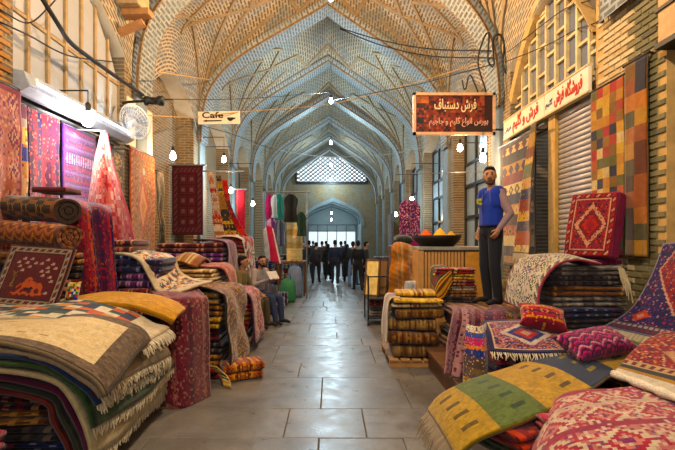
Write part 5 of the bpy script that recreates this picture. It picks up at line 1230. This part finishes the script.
STAND = dict(pel=(0, 0, .95), chest=(0, .01, 1.28), neck=(0, .01, 1.47), head=(0, -.02, 1.64),
             shL=(.185, .01, 1.42), elL=(.235, .03, 1.14), wrL=(.235, -.03, .90), shR=(-.185, .01, 1.42), elR=(-.235, .03, 1.14), wrR=(-.235, -.03, .90),
             hipL=(.095, 0, .93), knL=(.10, -.02, .51), anL=(.105, .03, .09), hipR=(-.095, 0, .93), knR=(-.10, -.02, .51), anR=(-.105, .03, .09))
def person(label, loc, yaw, cols, pose=None, voxel=.012, sc=1.0, face=0, hair='short', heady=0, beard=False, bag=False, feet=True, group=None, hold=None, vest=None, skirt=False):
    "figure built facing local -y; yaw turns it, heady turns the head on the neck"
    J = {k: np.array(v, float) for k, v in STAND.items()}
    for k, v in (pose or {}).items(): J[k] = np.array(v, float)
    f = Fig(); A = lambda p, *o: J[p]+np.array(o, float)
    # trunk
    f.limb(J['pel'], A('pel', 0, 0, .10), (.165, .115, .12), (.155, .11, .10), 'pants' if not skirt else 'top')
    f.limb(A('pel', 0, 0, .14), J['chest'], (.15, .108, .10), (.175, .118, .13), 'top')
    f.limb(J['chest'], A('neck', 0, 0, -.06), (.175, .115, .12), (.14, .085, .06), 'top')
    f.limb(A('neck', 0, 0, -.02), J['head']+np.array([0, .02, -.07]), .056, .052, 'skin')
    H = yawm(heady); hd = J['head']; hp = lambda x, y, z: hd+H @ np.array([x, y, z], float)
    f.limb(hp(0, .015, .03), hp(0, -.01, .01), (.076, .095, .095), (.072, .088, .095), 'skin', H)
    f.limb(hp(0, -.02, -.04), hp(0, -.045, -.085), (.062, .065, .05), (.040, .038, .026), 'skin', H)
    f.limb(hp(0, -.092, .010), hp(0, -.112, -.022), .010, .015, 'skin', H, .006)
    for sx in (-1, 1):
        f.limb(hp(sx*.077, .012, .012), hp(sx*.080, .016, -.022), (.010, .020, .020), (.008, .013, .014), 'skin', H)
        if voxel < .013: f.limb(hp(sx*.034, -.080, .030), hp(sx*.018, -.088, .026), .010, .010, 'hair', H)
    if voxel < .013:
        f.limb(hp(-.018, -.094, -.052), hp(.018, -.094, -.052), .008, .008, 'lip', H, .004)
        if beard:
            f.limb(hp(-.022, -.092, -.040), hp(.022, -.092, -.040), .008, .008, 'beard', H, .003); f.limb(hp(-.018, -.062, -.094), hp(.018, -.062, -.094), (.02, .026, .022), (.02, .026, .022), 'beard', H, .004)
            for sx in (-1, 1): f.limb(hp(sx*.058, -.012, -.045), hp(sx*.036, -.048, -.088), (.014, .02, .028), (.016, .022, .020), 'beard', H, .003)
    for S, sx in (('L', 1), ('R', -1)):
        f.limb(A('sh'+S, -sx*.04, 0, .0), J['el'+S], .072, .050, 'sleeve'); f.limb(J['el'+S], J['wr'+S], .050, .034, 'sleeve')
        d = J['wr'+S]-J['el'+S]; d /= np.linalg.norm(d); fw = hold[S] if hold and S in hold else d; fw = np.array(fw, float); fw /= np.linalg.norm(fw)
        side = np.cross(fw, (0, 0, 1.)); side = side/np.linalg.norm(side) if np.linalg.norm(side) > .2 else np.array([0, 1., 0]); cu = np.cross(side, fw); cu *= 1 if cu[2] < 0 else -1
        side = np.array([0, 1., 0])-fw*fw[1] if abs(fw[2]) > .8 else side; side /= np.linalg.norm(side)
        inn = np.cross(fw, side); inn *= -1 if inn[0]*sx > 0 else 1
        w = J['wr'+S]; pc_ = w+fw*.055; f.limb(w, w+fw*.03, .026, .03, 'skin'); 
        f.limb(w+fw*.035-side*.018, pc_+fw*.03-side*.020, .018, .016, 'skin'); f.limb(w+fw*.035+side*.018, pc_+fw*.03+side*.022, .018, .016, 'skin'); f.limb(w+fw*.03, pc_+fw*.03, .019, .017, 'skin')
        for k, L in enumerate((.068, .078, .072, .056)):
            b0 = pc_+fw*.035+side*(-.033+.022*k); b1 = b0+(fw*.8+inn*.25)*L*.55; b2 = b1+(fw*.5+inn*.75)*L*.5
            f.limb(b0, b1, .0095, .009, 'skin'); f.limb(b1, b2, .009, .0075, 'skin')
        t0 = w+fw*.03-side*.03; t1 = t0-side*.028+fw*.03+inn*.012; f.limb(t0, t1, .012, .010, 'skin'); f.limb(t1, t1+fw*.03+inn*.012, .010, .008, 'skin')
        f.limb(J['hip'+S], J['kn'+S], .100, .070, 'pants'); f.limb(J['kn'+S], J['an'+S], .072, .058, 'pants')
        if feet:
            tv = np.array([sx*.035, -.17, -.045]) if ('to'+S) not in J else J['to'+S]
            f.limb(A('an'+S, 0, .02, -.035), A('an'+S, *(tv*.6)), (.042, .05, .042), (.045, .05, .034), 'shoe'); f.limb(A('an'+S, *(tv*.6)), A('an'+S, *tv), (.045, .045, .034), (.038, .035, .026), 'shoe')
    if skirt: f.limb(A('pel', 0, 0, .02), A('pel', 0, 0, -.62), (.18, .14, .1), (.24, .20, .06), 'top')
    Rm = yawm(yaw)*sc; T = (Rm, np.array(loc, float)); cols = dict(dict(sleeve=cols['top'], beard='#2a2220', hair='#1c1716', lip='#9a6a58'), **cols)
    t = tag(empty('person', loc), label, 'person', group)
    body = link('body', f.skin('body', cols, voxel, T, BODY), t)
    # hair: cap over the skull, open at the face
    hb = Fig()
    if hair == 'scarf':
        hb.limb(hp(0, .025, .04), hp(0, .02, .0), (.098, .112, .098), (.092, .10, .10), 'h', H); hb.limb(hp(0, .03, -.05), A('neck', 0, .02, -.05), (.085, .085, .05), (.13, .10, .05), 'h', H)
    else:
        hb.limb(hp(0, .022, .052), hp(0, .035, .03), (.081, .096, .083), (.083, .088, .085), 'h', H); hb.limb(hp(0, .05, .0), hp(0, .055, -.045), (.074, .06, .06), (.060, .05, .035), 'h', H)
        hb.limb(hp(0, -.045, .092), hp(0, .0, .105), (.060, .035, .022), (.060, .05, .024), 'h', H)
    link('hair' if hair != 'scarf' else 'headscarf', hb.skin('hair', {'h': cols['hair']}, max(voxel, .012), T, BODY, 3), t)
    if voxel < .013:
        for sx in (-1, 1):
            c_ = np.array(loc)+Rm @ hp(sx*.032, -.0865, .012); MB().lathe(tuple(c_-np.array([0, 0, .008*sc])), [(.002, 0), (.008, .003), (.0095, .008), (.008, .013), (.002, .016)], 10).build('eye', plain('eye_dark', '#1a1412', .25, bump=0), t, smooth=True)
    if vest:
        v = Fig()
        v.limb(A('pel', 0, 0, .06), A('pel', 0, 0, .16), (.178, .132, .06), (.172, .128, .09), 'v'); v.limb(A('pel', 0, 0, .14), J['chest'], (.172, .128, .10), (.190, .134, .13), 'v'); v.limb(J['chest'], A('neck', 0, 0, -.07), (.186, .130, .12), (.165, .108, .075), 'v')
        for sx in (-1, 1): v.limb(A('chest', sx*.13, 0, .02), A('neck', sx*.115, 0, -.05), (.085, .112, .11), (.098, .110, .092), 'v')
        ves = link('vest', v.skin('vest', {'v': vest}, max(voxel, .009), T, CLOTH, 5), t)
        cl = MB(); ring = [tuple(np.array(loc)+Rm @ (A('neck', .078*math.cos(a), .066*math.sin(a), -.03+.015*math.sin(a)))) for a in np.linspace(0, 2*math.pi, 17)]
        cl.tube(ring, .020, 6, tuple(lin('#6c6a6a'))); cl.build('collar', CLOTH, ves, smooth=True)
        e = MB(); c_ = A('chest', -.075, -.136, .03)
        for dx, dz, r in ((0, 0, .028), (.03, .028, .02), (.035, -.025, .018), (-.02, .03, .016)): e.lathe(tuple(np.array(loc)+Rm @ (c_+np.array([dx, -.004, dz]))), [(r, -.012), (r, .006)], 10, tuple(lin('#b8b438')), axis='y')
        e.build('emblem', CLOTH, ves)
        z_ = MB(); z_.tube([tuple(np.array(loc)+Rm @ (A('chest', 0, -.135+.03*abs(q-.4), -.24+.40*q))) for q in np.linspace(0, 1, 6)], .006, 6, tuple(lin('#1a2250'))); z_.build('zip', CLOTH, ves)
        b_ = MB(); ring = [tuple(np.array(loc)+Rm @ (A('pel', .166*math.cos(a), .122*math.sin(a), .055))) for a in np.linspace(0, 2*math.pi, 25)]; b_.tube(ring, .014, 6, tuple(lin('#181414'))); b_.build('belt', BODY, t)
    return t
# standing shopkeeper
MZ = .825
mp = P(491, 303, 5.75)
person('bearded man in a royal blue vest and dark trousers standing on piled rugs', (mp[0], mp[1], MZ), R(-72), dict(top='#8a7478', sleeve='#9a8084', pants='#22262e', shoe='#1c1e28', skin='#c08c6a', hair='#181210', beard='#553b2c'),
       pose=dict(elL=(.27, .07, 1.15), wrL=(.215, -.045, .965), elR=(-.25, .09, 1.14), wrR=(-.215, -.02, .945), anL=(.10, .03, .085), anR=(-.10, .03, .085), hipL=(.085, 0, .93), hipR=(-.085, 0, .93)), hold={'L': (-.2, -.45, -.85), 'R': (.15, -.35, -.9)}, voxel=.0085, heady=R(52), beard=True, vest='#1c3aa8', sc=1.0)
# bench with the two seated men
bn = tag(empty('bench', (-1.75, 8.9, 0)), 'wooden bench with red cloth seat under the two seated men', 'bench')
bx0, bx1, by0, by1 = -2.25, -1.42, 8.35, 9.7
MB().box(bx0, bx1, by0, by1, .40, .45).build('seat', plain('bench_red', '#8a1c28', .8), bn, bevel=.01)
for x in (bx0+.02, bx1-.07):
    for yy in (by0+.02, (by0+by1)/2, by1-.07): MB().box(x, x+.05, yy, yy+.05, 0, .40).build('leg', WOODL, bn)
MB().box(bx0+.03, bx1-.03, by0+.03, by1-.03, .12, .15).build('stretcher', WOODL, bn)
SIT = dict(pel=(0, .02, .53), chest=(0, .0, .88), neck=(0, -.03, 1.07), head=(0, -.06, 1.23), shL=(.185, -.02, 1.02), shR=(-.185, -.02, 1.02), elL=(.24, -.10, .76), elR=(-.24, -.10, .76), wrL=(.12, -.34, .80), wrR=(-.12, -.34, .80),
           hipL=(.10, -.03, .52), hipR=(-.10, -.03, .52), knL=(.13, -.46, .50), knR=(-.13, -.46, .50), anL=(.13, -.50, .09), anR=(-.13, -.44, .09))
person('seated man in pale grey top and blue jeans reading on the red bench', (-1.45, 9.10, 0), R(52), dict(top='#8a8a92', sleeve='#9a9298', pants='#2c3a5c', shoe='#1a1a20', skin='#a8785c', hair='#15110f', beard='#2a1e18'),
       pose=dict(SIT, head=(0, -.09, 1.22), knR=(-.10, -.46, .52), anR=(-.08, -.55, .09), elL=(.23, -.12, .80), wrL=(.10, -.36, .88), wrR=(-.10, -.36, .88)), hold={'L': (-.5, -.7, .2), 'R': (.5, -.7, .2)}, heady=R(-22), voxel=.0115, beard=True)
tag(MB().box(-.13, .13, -.004, .004, -.09, .09, tuple(lin('#c8c8cc')), Matrix.Translation((-1.14, 8.83, .96)) @ Matrix.Rotation(R(52), 4, 'Z') @ Matrix.Rotation(R(-35), 4, 'X')).build('newspaper', PAINTED), 'folded pale newspaper held by the man in jeans', 'newspaper')
person('seated man in khaki jacket with dark hair nearer on the red bench', (-1.72, 8.55, 0), R(75), dict(top='#6a6040', pants='#4a4430', shoe='#241e18', skin='#a8785c', hair='#15110f'), pose=dict(SIT, wrL=(.14, -.36, .62), wrR=(-.14, -.36, .62)), heady=R(10), voxel=.0115)
# crowd at the far end
DK = ['#1c2028', '#23262e', '#2a2c34', '#1a1c22', '#30343c', '#1e2430']
crowd = [(303, 16.5, 20, 'dark coat and grey trousers, leftmost in the crowd', '#24262c', '#3a3c44', 1.0, 'short'), (309, 18.2, 200, 'black jacket second from the left in the crowd', '#16181c', '#22242a', 1.02, 'short'), (316, 17.0, 170, 'charcoal jacket left of the arch axis', '#2a2a30', '#1c1c22', .98, 'short'), (322, 20.5, 190, 'brown jacket deeper in the crowd', '#3c3028', '#24242c', 1.0, 'short'),
         (328, 18.5, 185, 'black chador in the middle of the crowd', '#121216', '#121216', .93, 'scarf'), (335, 16.8, 175, 'navy jacket right of the arch axis', '#1c2438', '#20242c', 1.03, 'short'), (341, 19.5, 180, 'dark blue coat behind the navy jacket', '#202c48', '#1c2028', 1.0, 'short'), (347, 17.6, 160, 'long black coat and scarf on the right of the crowd', '#15151a', '#15151a', .93, 'scarf'),
         (353, 16.0, 150, 'dark jacket and light blue jeans walking on the right', '#20242c', '#5c7494', 1.0, 'short'), (358, 14.6, 190, 'black jacket nearest on the right of the crowd', '#17191e', '#20222a', 1.02, 'short'), (366, 15.2, 100, 'dark grey jacket by the trolley', '#26282e', '#2c2e36', 1.0, 'short'), (326, 23.5, 180, 'grey jacket far behind in the passage mouth', '#3a3e46', '#24262c', 1.0, 'short'), (345, 24.5, 180, 'pale shirt far behind on the right', '#5c6470', '#24262c', 1.0, 'short'), (313, 25.0, 175, 'dark shirt far behind on the left', '#24282e', '#2c3038', 1.0, 'short')]
for i, (px, d, yw_, lb, tp, pn, s_, hr) in enumerate(crowd):
    w = 1 if i % 2 else -1
    pose = dict(anL=(.11, -.12*w, .09), anR=(-.11, .16*w, .10), knL=(.10, -.10*w, .51), knR=(-.10, .03*w-.04, .51), wrL=(.24, .10*w, .92), wrR=(-.24, -.12*w, .92))
    person('person in '+lb, ((px-VX)*d/F, d, 0), R(yw_), dict(top=tp, pants=pn, shoe='#141416', skin='#a07860', hair='#131010' if hr == 'short' else '#101014'), pose=None if hr == 'scarf' else pose, voxel=.02, sc=s_*.91, hair=hr, skirt=hr == 'scarf', group='people in the far crowd')
# ------------------------------------------------------------------ fittings on the left
# wall fan
fx, fy, fz = P(135, 122, 7.0)
t = tag(empty('wall_fan', (fx, fy, fz-.2)), 'white wall fan in a round cage beside the cream pier', 'fan')
M = Matrix.Translation((fx, fy, fz)) @ Matrix.Rotation(R(-20), 4, 'Z') @ Matrix.Rotation(R(118), 4, 'X') @ Matrix.Scale(1.25, 4)
m = MB()
for z, rs in ((.045, (.06, .11, .16, .205)), (-.045, (.08, .14, .205))):
    for rr in rs: m.tube([M @ Vector((rr*math.cos(a), rr*math.sin(a), z*(1-.4*(rr/.22)**2))) for a in np.linspace(0, 2*math.pi, 25)], .004, 4)
m.tube([M @ Vector((.215*math.cos(a), .215*math.sin(a), 0)) for a in np.linspace(0, 2*math.pi, 33)], .010, 6)
for k in range(28):
    a = 2*math.pi*k/28
    for z in (.05, -.05): m.tube([M @ Vector((.03*math.cos(a), .03*math.sin(a), z)), M @ Vector((.15*math.cos(a), .15*math.sin(a), z*.85)), M @ Vector((.213*math.cos(a), .213*math.sin(a), 0))], .003, 4)
m.build('cage', WHITEM, t)
for k in range(4):
    a = 2*math.pi*k/4; V = []
    for rr, w0, tw in ((.03, .02, .02), (.09, .055, .02), (.16, .07, .015), (.19, .04, .01)):
        for sg in (-1, 1): V.append(M @ (Matrix.Rotation(a, 3, 'Z') @ Vector((rr, sg*w0, sg*tw))))
    b_ = MB(); b_.add(V+[v+(M.to_3x3() @ Vector((0, 0, .004))) for v in V], [(2*i, 2*i+1, 2*i+3, 2*i+2) for i in range(3)]+[(8+2*i, 8+2*i+2, 8+2*i+3, 8+2*i+1) for i in range(3)]+[(0, 2, 10, 8), (2, 4, 12, 10), (4, 6, 14, 12), (1, 9, 11, 3), (3, 11, 13, 5), (5, 13, 15, 7), (6, 7, 15, 14), (0, 8, 9, 1)]); b_.build('blade', plain('fan_blade', '#a8b0b8', .3), t, smooth=True)
MB().lathe((0, 0, 0), [(.01, -.05), (.035, -.045), (.035, .05), (.01, .06)], 14).build('hub', WHITEM, t)
hub = t.children[-1]; hub.data.transform(M @ Matrix.Translation((0, 0, 0))); hub.location = (0, 0, 0); hub.matrix_parent_inverse = Matrix.Translation(t.location).inverted()
MB().tube([M @ Vector((0, 0, -.04)), (fx-.15, fy+.15, fz-.02), (XL+.02, fy+.25, fz-.05)], .018, 8).box(XL-.03, XL+.03, fy+.18, fy+.32, fz-.15, fz+.05).build('bracket', WHITEM, t)
# horizontal floodlight / speaker tube on its arm
sx, sy, sz = P(155, 101, 7.3)
t = tag(empty('wall_fitting', (sx, sy, sz)), 'black cylindrical fitting on an arm above the wall fan', 'fitting')
MB().lathe((sx, sy, sz), [(.03, -.17), (.075, -.16), (.08, -.10), (.06, -.08), (.06, .04), (.08, .06), (.085, .13), (.03, .15)], 16, axis='x').build('barrel', BLACK, t, smooth=True)
MB().tube([(sx-.15, sy, sz), (sx-.45, sy+.02, sz-.01), (XL, sy+.05, sz-.02)], .022, 8).build('arm', BLACK, t)
# timber bracket and box on the pier head
t = tag(empty('vent_box', P(130, 18, 7.2)), 'beige vent box on timber brackets high on the second left pier', 'vent')
bx, by, bz = P(131, 6, 7.35)
MB().box(bx-.28, bx+.22, by-.25, by+.2, bz-.08, bz+.3).build('case', plain('vent_beige', '#b89a70', .7), t, bevel=.01)
for i in range(5): MB().box(bx-.2, bx+.14, by-.262, by-.25, bz-.03+i*.055, bz+.0+i*.055).build('slat', WOOD, t)
MB().bar((XL-.1, by, bz-.14), (bx+.32, by, bz-.12), .2, .10).build('bracket', plain('timber_orange', '#b07c48', .7), t); MB().bar((XL-.05, by-.1, bz-.5), (bx+.25, by-.1, bz-.32), .12, .09).build('bracket', plain('timber_orange', '#b07c48', .7), t)
# Cafe sign on a rope
d = 11.0; a, b = P(198, 111.5, d), P(240, 124, d)
t = tag(empty('cafe_sign', ((a[0]+b[0])/2, d, b[2])), 'small white sign reading Cafe with an arrow and a cup', 'sign')
M = Matrix.Translation(((a[0]+b[0])/2, d, (a[2]+b[2])/2)) @ Matrix.Rotation(R(-1), 4, 'Y'); w, h = (b[0]-a[0])/2, (a[2]-b[2])/2
MB().box(-w, w, -.012, .012, -h, h, None, M).build('board', SIGNW, t)
INK = plain('black_lettering', '#141214', .6, bump=0, var=.05)
lettering('lettering', 'Cafe', (M @ Vector((-.15, -.016, .065)))[:], .20, (R(90), 0, 0), INK, t, .52, bold=.004)
MB().prism([M @ Vector(p) for p in ((-.40, -.014, -.075), (-.30, -.014, -.045), (-.30, -.014, -.06), (.07, -.014, -.06), (.07, -.014, -.09), (-.30, -.014, -.09), (-.30, -.014, -.105))], (0, -.004, 0)).build('arrow', INK, t)
MB().prism([M @ Vector(p) for p in ((.20, -.014, .0), (.36, -.014, .0), (.35, -.014, -.05), (.31, -.014, -.085), (.25, -.014, -.085), (.21, -.014, -.05))], (0, -.004, 0)).prism([M @ Vector(p) for p in ((.36, -.014, -.005), (.40, -.014, -.005), (.40, -.014, -.04), (.35, -.014, -.05))], (0, -.004, 0)).build('cup', INK, t)
# cables and ropes
ROPE = plain('pale_rope', '#b8945c', .8, bump=0); WIRE = plain('grey_wire', '#8a8f8c', .6, bump=0)
cable('thick black conduit sagging across the shop lunette on the left', [P(38, -8, 5.0), P(58, 24, 5.2), P(70, 42, 5.5), P(90, 58, 6.0), P(118, 78, 6.6), P(143, 95, 7.2)], .028)
cable('thin dark wire crossing the shop lunette', [P(0, 22, 4.6), P(30, 36, 5.0), P(70, 56, 5.8), P(115, 62, 7.2)], .010)
cable('second thin dark wire crossing the shop lunette lower down', [P(0, 10, 4.6), P(28, 23, 5.0), P(48, 8, 5.2), P(60, -6, 5.3)], .008)
cable('black wire from the cylindrical fitting towards the hall axis', [P(160, 99, 7.3), P(220, 99.5, 9), P(270, 97, 11), P(331, 92, 14)], .008)
cable('pale rope stretched from the pier head to the arch', [P(158, 72, 7.6), P(185, 76, 9.2), P(212, 80, 11.6)], .012, ROPE, 'rope', 'rope')
cable('pale rope carrying the Cafe sign', [P(140, 115, 7.4), P(170, 116.5, 9), P(198, 117, 11), P(240, 112, 11), P(330, 104, 13.4), P(410, 84, 12), P(470, 66, 10), P(512, 54, 8.4)], .012, ROPE, 'rope', 'rope', 40)
cable('dark wire running from the third pier down the hall', [P(196, 124, 11), P(235, 135, 12.5), P(270, 148, 14.5), P(295, 152, 17)], .010)
cable('upper of two black cables looping to the right pier head', [P(340, 28, 11.8), P(380, 40, 11), P(430, 49, 10), P(496, 51, 8.3)], .015)
cable('lower of two black cables looping to the right pier head', [P(340, 29, 11.8), P(380, 45, 11), P(430, 56, 10), P(494, 58, 8.3)], .015)
cable('black cable from the pier head slanting to the far lamp', [P(494, 64, 8.3), P(460, 73, 9), P(410, 86, 11), P(334, 100, 14)], .010)
cable('looped black cable bundle on the right pier head', [P(486, 92, 8.2), P(478, 62, 8.2), P(484, 38, 8.2), P(489, 34, 8.2), P(488, 60, 8.2), P(494, 66, 8.2), P(493, 42, 8.2), P(499, 34, 8.2), P(504, 44, 8.2), P(503, 62, 8.2), P(506, 74, 8.2)], .016, n=60)
cable('hanging black cable ends beside the picture sign', [P(478, 92, 8.4), P(470, 75, 8.4), P(465, 90, 8.4), P(462, 80, 8.4)], .014)
cable('grey wire sagging across the middle of the hall', [P(243, 142, 15), P(290, 152, 15.3), P(331, 157, 15.5), P(390, 154, 15.8), P(445, 142, 12)], .010, WIRE, 'wire', 'cable', 40)
cable('grey wire crossing before the lattice window', [P(255, 160, 18), P(331, 165, 19), P(404, 158, 18)], .009, WIRE, 'wire', 'cable', 30)
cable('thin wire rising across the barred lunette on the right', [P(505, 62, 8.0), P(545, 46, 6.8), P(575, 30, 6.1), P(597, 22, 5.4), P(640, -6, 4.7)], .008)
cable('dark wire on the upper right pier', [P(508, 52, 8.0), P(560, 12, 6.4), P(590, 0, 5.6), P(596, -10, 5.4)], .008)
cable('black cable dropping beside the box sign', [P(663, -8, 4.3), P(660, 10, 4.3), P(661, 26, 4.3)], .014)
cable('dark pipe standing on the third left pier', [(XL-.1, 15.95, 4.1), (-3.28, 15.95, 4.1), (-3.25, 15.95, 3.9), (-3.25, 15.95, 3.0), (-3.25, 15.95, 2.2), (-3.28, 15.95, 2.0), (XL-.1, 15.95, 2.0)], .03)

# ------------------------------------------------------------------ shop windows in the farther right bays
wn = 5
FRD = plain('dark_frame', '#23262a', .5); GLD = plain('dim_glass', '#8b9da4', .2, var=.2, scale=2, bump=0); SHB = plain('blue_grey_boards', '#8a979c', .7)
for k in (1, 2, 3, 4):
    ya, yb = yw(k, 1)+PW, yw(k+1, 1)-PW; x = XR+.36; t = tag(empty('window_%d' % wn, (x, (ya+yb)/2, .3)), kind='structure'); wn += 1
    MB().box(x-.03, x+.03, ya, yb, 3.05, 3.55).build('fascia', SHB, t)
    nn = 3; m = MB()
    for i in range(nn):
        a, b = ya+(yb-ya)*i/nn, ya+(yb-ya)*(i+1)/nn
        for z0, z1 in ((.35, 1.0), (1.06, 2.2), (2.26, 3.0), (3.6, 4.6)):
            MB().box(x, x+.02, a+.04, b-.04, z0, z1).build('pane', SHB if z0 < 1 else GLD, t)
        m.box(x-.06, x+.03, a-.03, a+.03, .3, 4.6)
    for z in (.3, 1.0, 2.2, 3.0, 3.55, 4.6): m.box(x-.06, x+.03, ya, yb, z, z+.07)
    m.box(x-.06, x+.03, yb-.04, yb, .3, 4.6); m.build('window_frame', FRD, t)
# flat red strip, its colour imitating the red lit doorway behind the man
tag(MB().box(XR+.24, XR+.29, 9.4, 9.56, 1.1, 2.5).build('door_strip', plain('red_lit_strip', '#a02030', .8)), 'narrow red strip in the doorway left of the standing man', 'curtain')

# ------------------------------------------------------------------ goods farther along the left
def garment(label, px0, px1, py0, py1, d, cols, seed, taper=.35, name='garment'):
    a, b = P(px0, py0, d), P(px1, py1, d); w = b[0]-a[0]; c = (a[0]+b[0])/2
    rows = [[(c+w*(.5-taper)*(q/1.5-1), d, a[2]) for q in range(4)], [(c+w*.5*(q/1.5-1), d-.03*(q % 2), a[2]*.8+b[2]*.2) for q in range(4)], [(c+w*.44*(q/1.5-1), d-.05*(q % 2), a[2]*.45+b[2]*.55) for q in range(4)], [(c+w*.5*(q/1.5-1), d-.05*(q % 2), b[2]) for q in range(4)]]
    return rug(name, label, rows, bands(22, 12, cols, seed, axis=1, n=9), cat='garment', wr=.03, thick=.05)
D = 12.6; zr = P(0, 193, D)[2]+.03
tag(MB().tube([(-1.95, D, zr), (-.60, D, zr)], .018, 8).tube([(-.68, D, zr), (-.68, D, 0)], .02, 8).tube([(-1.9, D, zr), (-1.9, D, 0)], .02, 8).build('clothes_rail', STEEL), 'clothes rail on posts with hung garments past the seated men', 'rail')
for lb, x0, x1, y0, y1, cols, sd in (('magenta garment first on the clothes rail', 266, 273, 194, 219, ['#b0186c', '#c83a80', '#8a1454'], 1), ('white garment second on the clothes rail', 272, 278, 195, 218, ['#a8c0d8', '#c8d4e0', '#8aa0b8'], 2), ('teal garment third on the clothes rail', 276, 283, 194, 220, ['#2c8a88', '#3aa098', '#206a70'], 3), ('black jacket on the clothes rail', 284, 298, 194, 222, ['#121416', '#1c2022', '#22282a'], 4),
                                     ('dark green jacket at the end of the clothes rail', 297, 306, 212, 236, ['#1c3a34', '#20302c', '#2c4a44'], 5), ('violet blouse under the magenta garment', 266, 276, 219, 240, ['#8a5aa0', '#5a3a70', '#c8a0c8'], 6), ('blue grey blouse under the teal garment', 275, 285, 220, 246, ['#5a6a88', '#3a4458', '#7a8098'], 7)):
    garment(lb, x0, x1, y0, y1, D-.02*sd, cols, sd+50)
# pink and white flag cloth
a = P(263, 222, 9.9); rows = [[P(263, 230, 9.9), P(268, 226, 9.9), P(273, 228, 9.9)], [P(264, 245, 9.9), P(271, 243, 9.8), P(277, 243, 9.9)], [P(265, 258, 9.9), P(273, 262, 9.8), P(281, 264, 9.9)]]
rug('flag_cloth', 'white and magenta cloth hanging beside the seated men', rows, Cv(24, 18, '#c0c4d0', 5).stripes([(5, '#c8ccd8'), (6, '#b01848'), (2, '#d8d0d8')], 1), cat='cloth', wr=.02)
tag(MB().tube([(a[0]+.1, 9.92, 0), (a[0]+.1, 9.92, P(0, 226, 9.9)[2]+.02)], .018, 8).build('pole', STEEL), 'thin steel pole carrying the white and magenta cloth', 'pole')
# stacked yellow boxes
for i in range(6):
    z = 1.02+i*.19; c_ = ['#c8b070', '#d0b878', '#b89c58', '#c8b480', '#c09a50', '#d8c890'][i]
    t = tag(empty('carton', (-1.08, 13.6, z)), f'yellow carton, {["bottom one", "second from the bottom", "third from the bottom", "third from the top", "second from the top", "topmost"][i]} in the column under the black jacket', 'box', 'yellow cartons in a column')
    MB().box(-1.32, -.88, 13.4, 13.8, z, z+.185).build('case', plain('carton_'+c_[1:], c_, .8), t, bevel=.006); MB().box(-1.325, -.875, 13.39, 13.81, z+.12, z+.19).build('lid', plain('carton_lid_'+c_[1:], c_, .7), t, bevel=.004)
t = tag(empty('shop_table', (-1.1, 13.6, 0)), 'plain table under the column of yellow cartons', 'table'); MB().box(-1.6, -.75, 13.3, 14.0, .96, 1.02).build('table_top', WOOD, t)
for x in (-1.58, -.82):
    for yy in (13.32, 13.93): MB().box(x, x+.05, yy, yy+.05, 0, .96).build('leg', WOOD, t)
def bagobj(label, x, y, w, d, h, col, name='shoulder_bag'):
    t = tag(empty(name, (x, y, 0)), label, 'bag'); m = MB(); n = 16; V = []
    for z, f in ((0, .86), (.15, 1), (.6, 1.0), (.9, .82), (1, .5)):
        for k in range(n):
            a = 2*math.pi*k/n; c, s = math.cos(a), math.sin(a); V.append((x+math.copysign(abs(c)**.5, c)*w/2*f, y+math.copysign(abs(s)**.5, s)*d/2*f, z*h))
    m.add(V, [(i*n+k, i*n+(k+1) % n, (i+1)*n+(k+1) % n, (i+1)*n+k) for i in range(4) for k in range(n)]+[tuple(range(n))[::-1], tuple(4*n+k for k in range(n))]); m.build('body', plain('bag_'+col[1:], col, .7), t, smooth=True)
    MB().tube([(x-w*.2, y-d*.2, h*.95), (x-w*.15, y-d*.2, h*1.2), (x+w*.15, y-d*.2, h*1.2), (x+w*.2, y-d*.2, h*.95)], .012, 6).build('handle', BLACK, t, smooth=True)
bagobj('green sack standing on the floor past the seated men', -1.15, 12.0, .42, .4, .62, '#1f6a44', 'floor_bag')
bagobj('blue grey sack behind the green sack', -1.05, 13.0, .45, .4, .9, '#5a6c88', 'floor_bag')
bagobj('dark bag on the floor beside the clothes rail', -1.55, 11.2, .4, .4, .55, '#2a2c38', 'floor_bag')
bagobj('violet bag between the bench and the clothes rail', -1.6, 10.4, .4, .4, .7, '#4a3458', 'floor_bag')
for i, (x, y, c_, lb) in enumerate(((-1.32, 10.1, 'black', 'dark'), (-1.30, 10.85, 'grey', 'grey'), (-1.28, 11.5, 'navy', 'dark blue'))): folded(f'{lb} folded textile on the floor, {["nearest", "middle", "farthest"][i]} of three past the bench', x, y, 0, .35, .35, .22+.05*i, c_, 2, 0, 30+i, 'low textiles past the bench')
# rugs and goods on the far right
hang('dark maroon rug hung on the far right wall', XR-.3, 21.5, 23.0, 1.2, 2.9, persian(30, 24, '#3a1424', '#2a1020', '#6a4048', ['#5a2434', '#2c1830'], 51), wr=.01)
hang('grey green rug hung on the far right wall nearer the garment', XR-.3, 17.0, 18.2, 1.2, 2.8, persian(30, 24, '#4a4a40', '#3a3a38', '#7a7a68', ['#5a5a50', '#3a3434'], 52), wr=.01)
for i, (y, pals) in enumerate(((10.6, ['maroon', 'tan', 'navy', 'brown', 'grey']), (12.6, ['black', 'red', 'brown', 'navy', 'tan']), (14.9, ['grey', 'brown', 'maroon', 'black', 'cream']), (17.8, ['navy', 'tan', 'black', 'brown', 'maroon']))):
    stack(f'the {["first", "second", "third", "fourth"][i]} pile beyond the counter', 2.3, y, 0, 1.2, .9, [(p_, .2) for p_ in pals], 0, 95+i, L=3)
for i, (y, pals) in enumerate(((14.4, ['navy', 'maroon', 'grey', 'black', 'brown']), (17.0, ['red', 'black', 'brown', 'tan', 'navy']), (20.0, ['black', 'brown', 'grey', 'maroon', 'tan']))):
    stack(f'the {["first", "second", "third"][i]} far left pile', -2.4, y, 0, 1.2, .9, [(p_, .2) for p_ in pals], 0, 105+i, L=3)
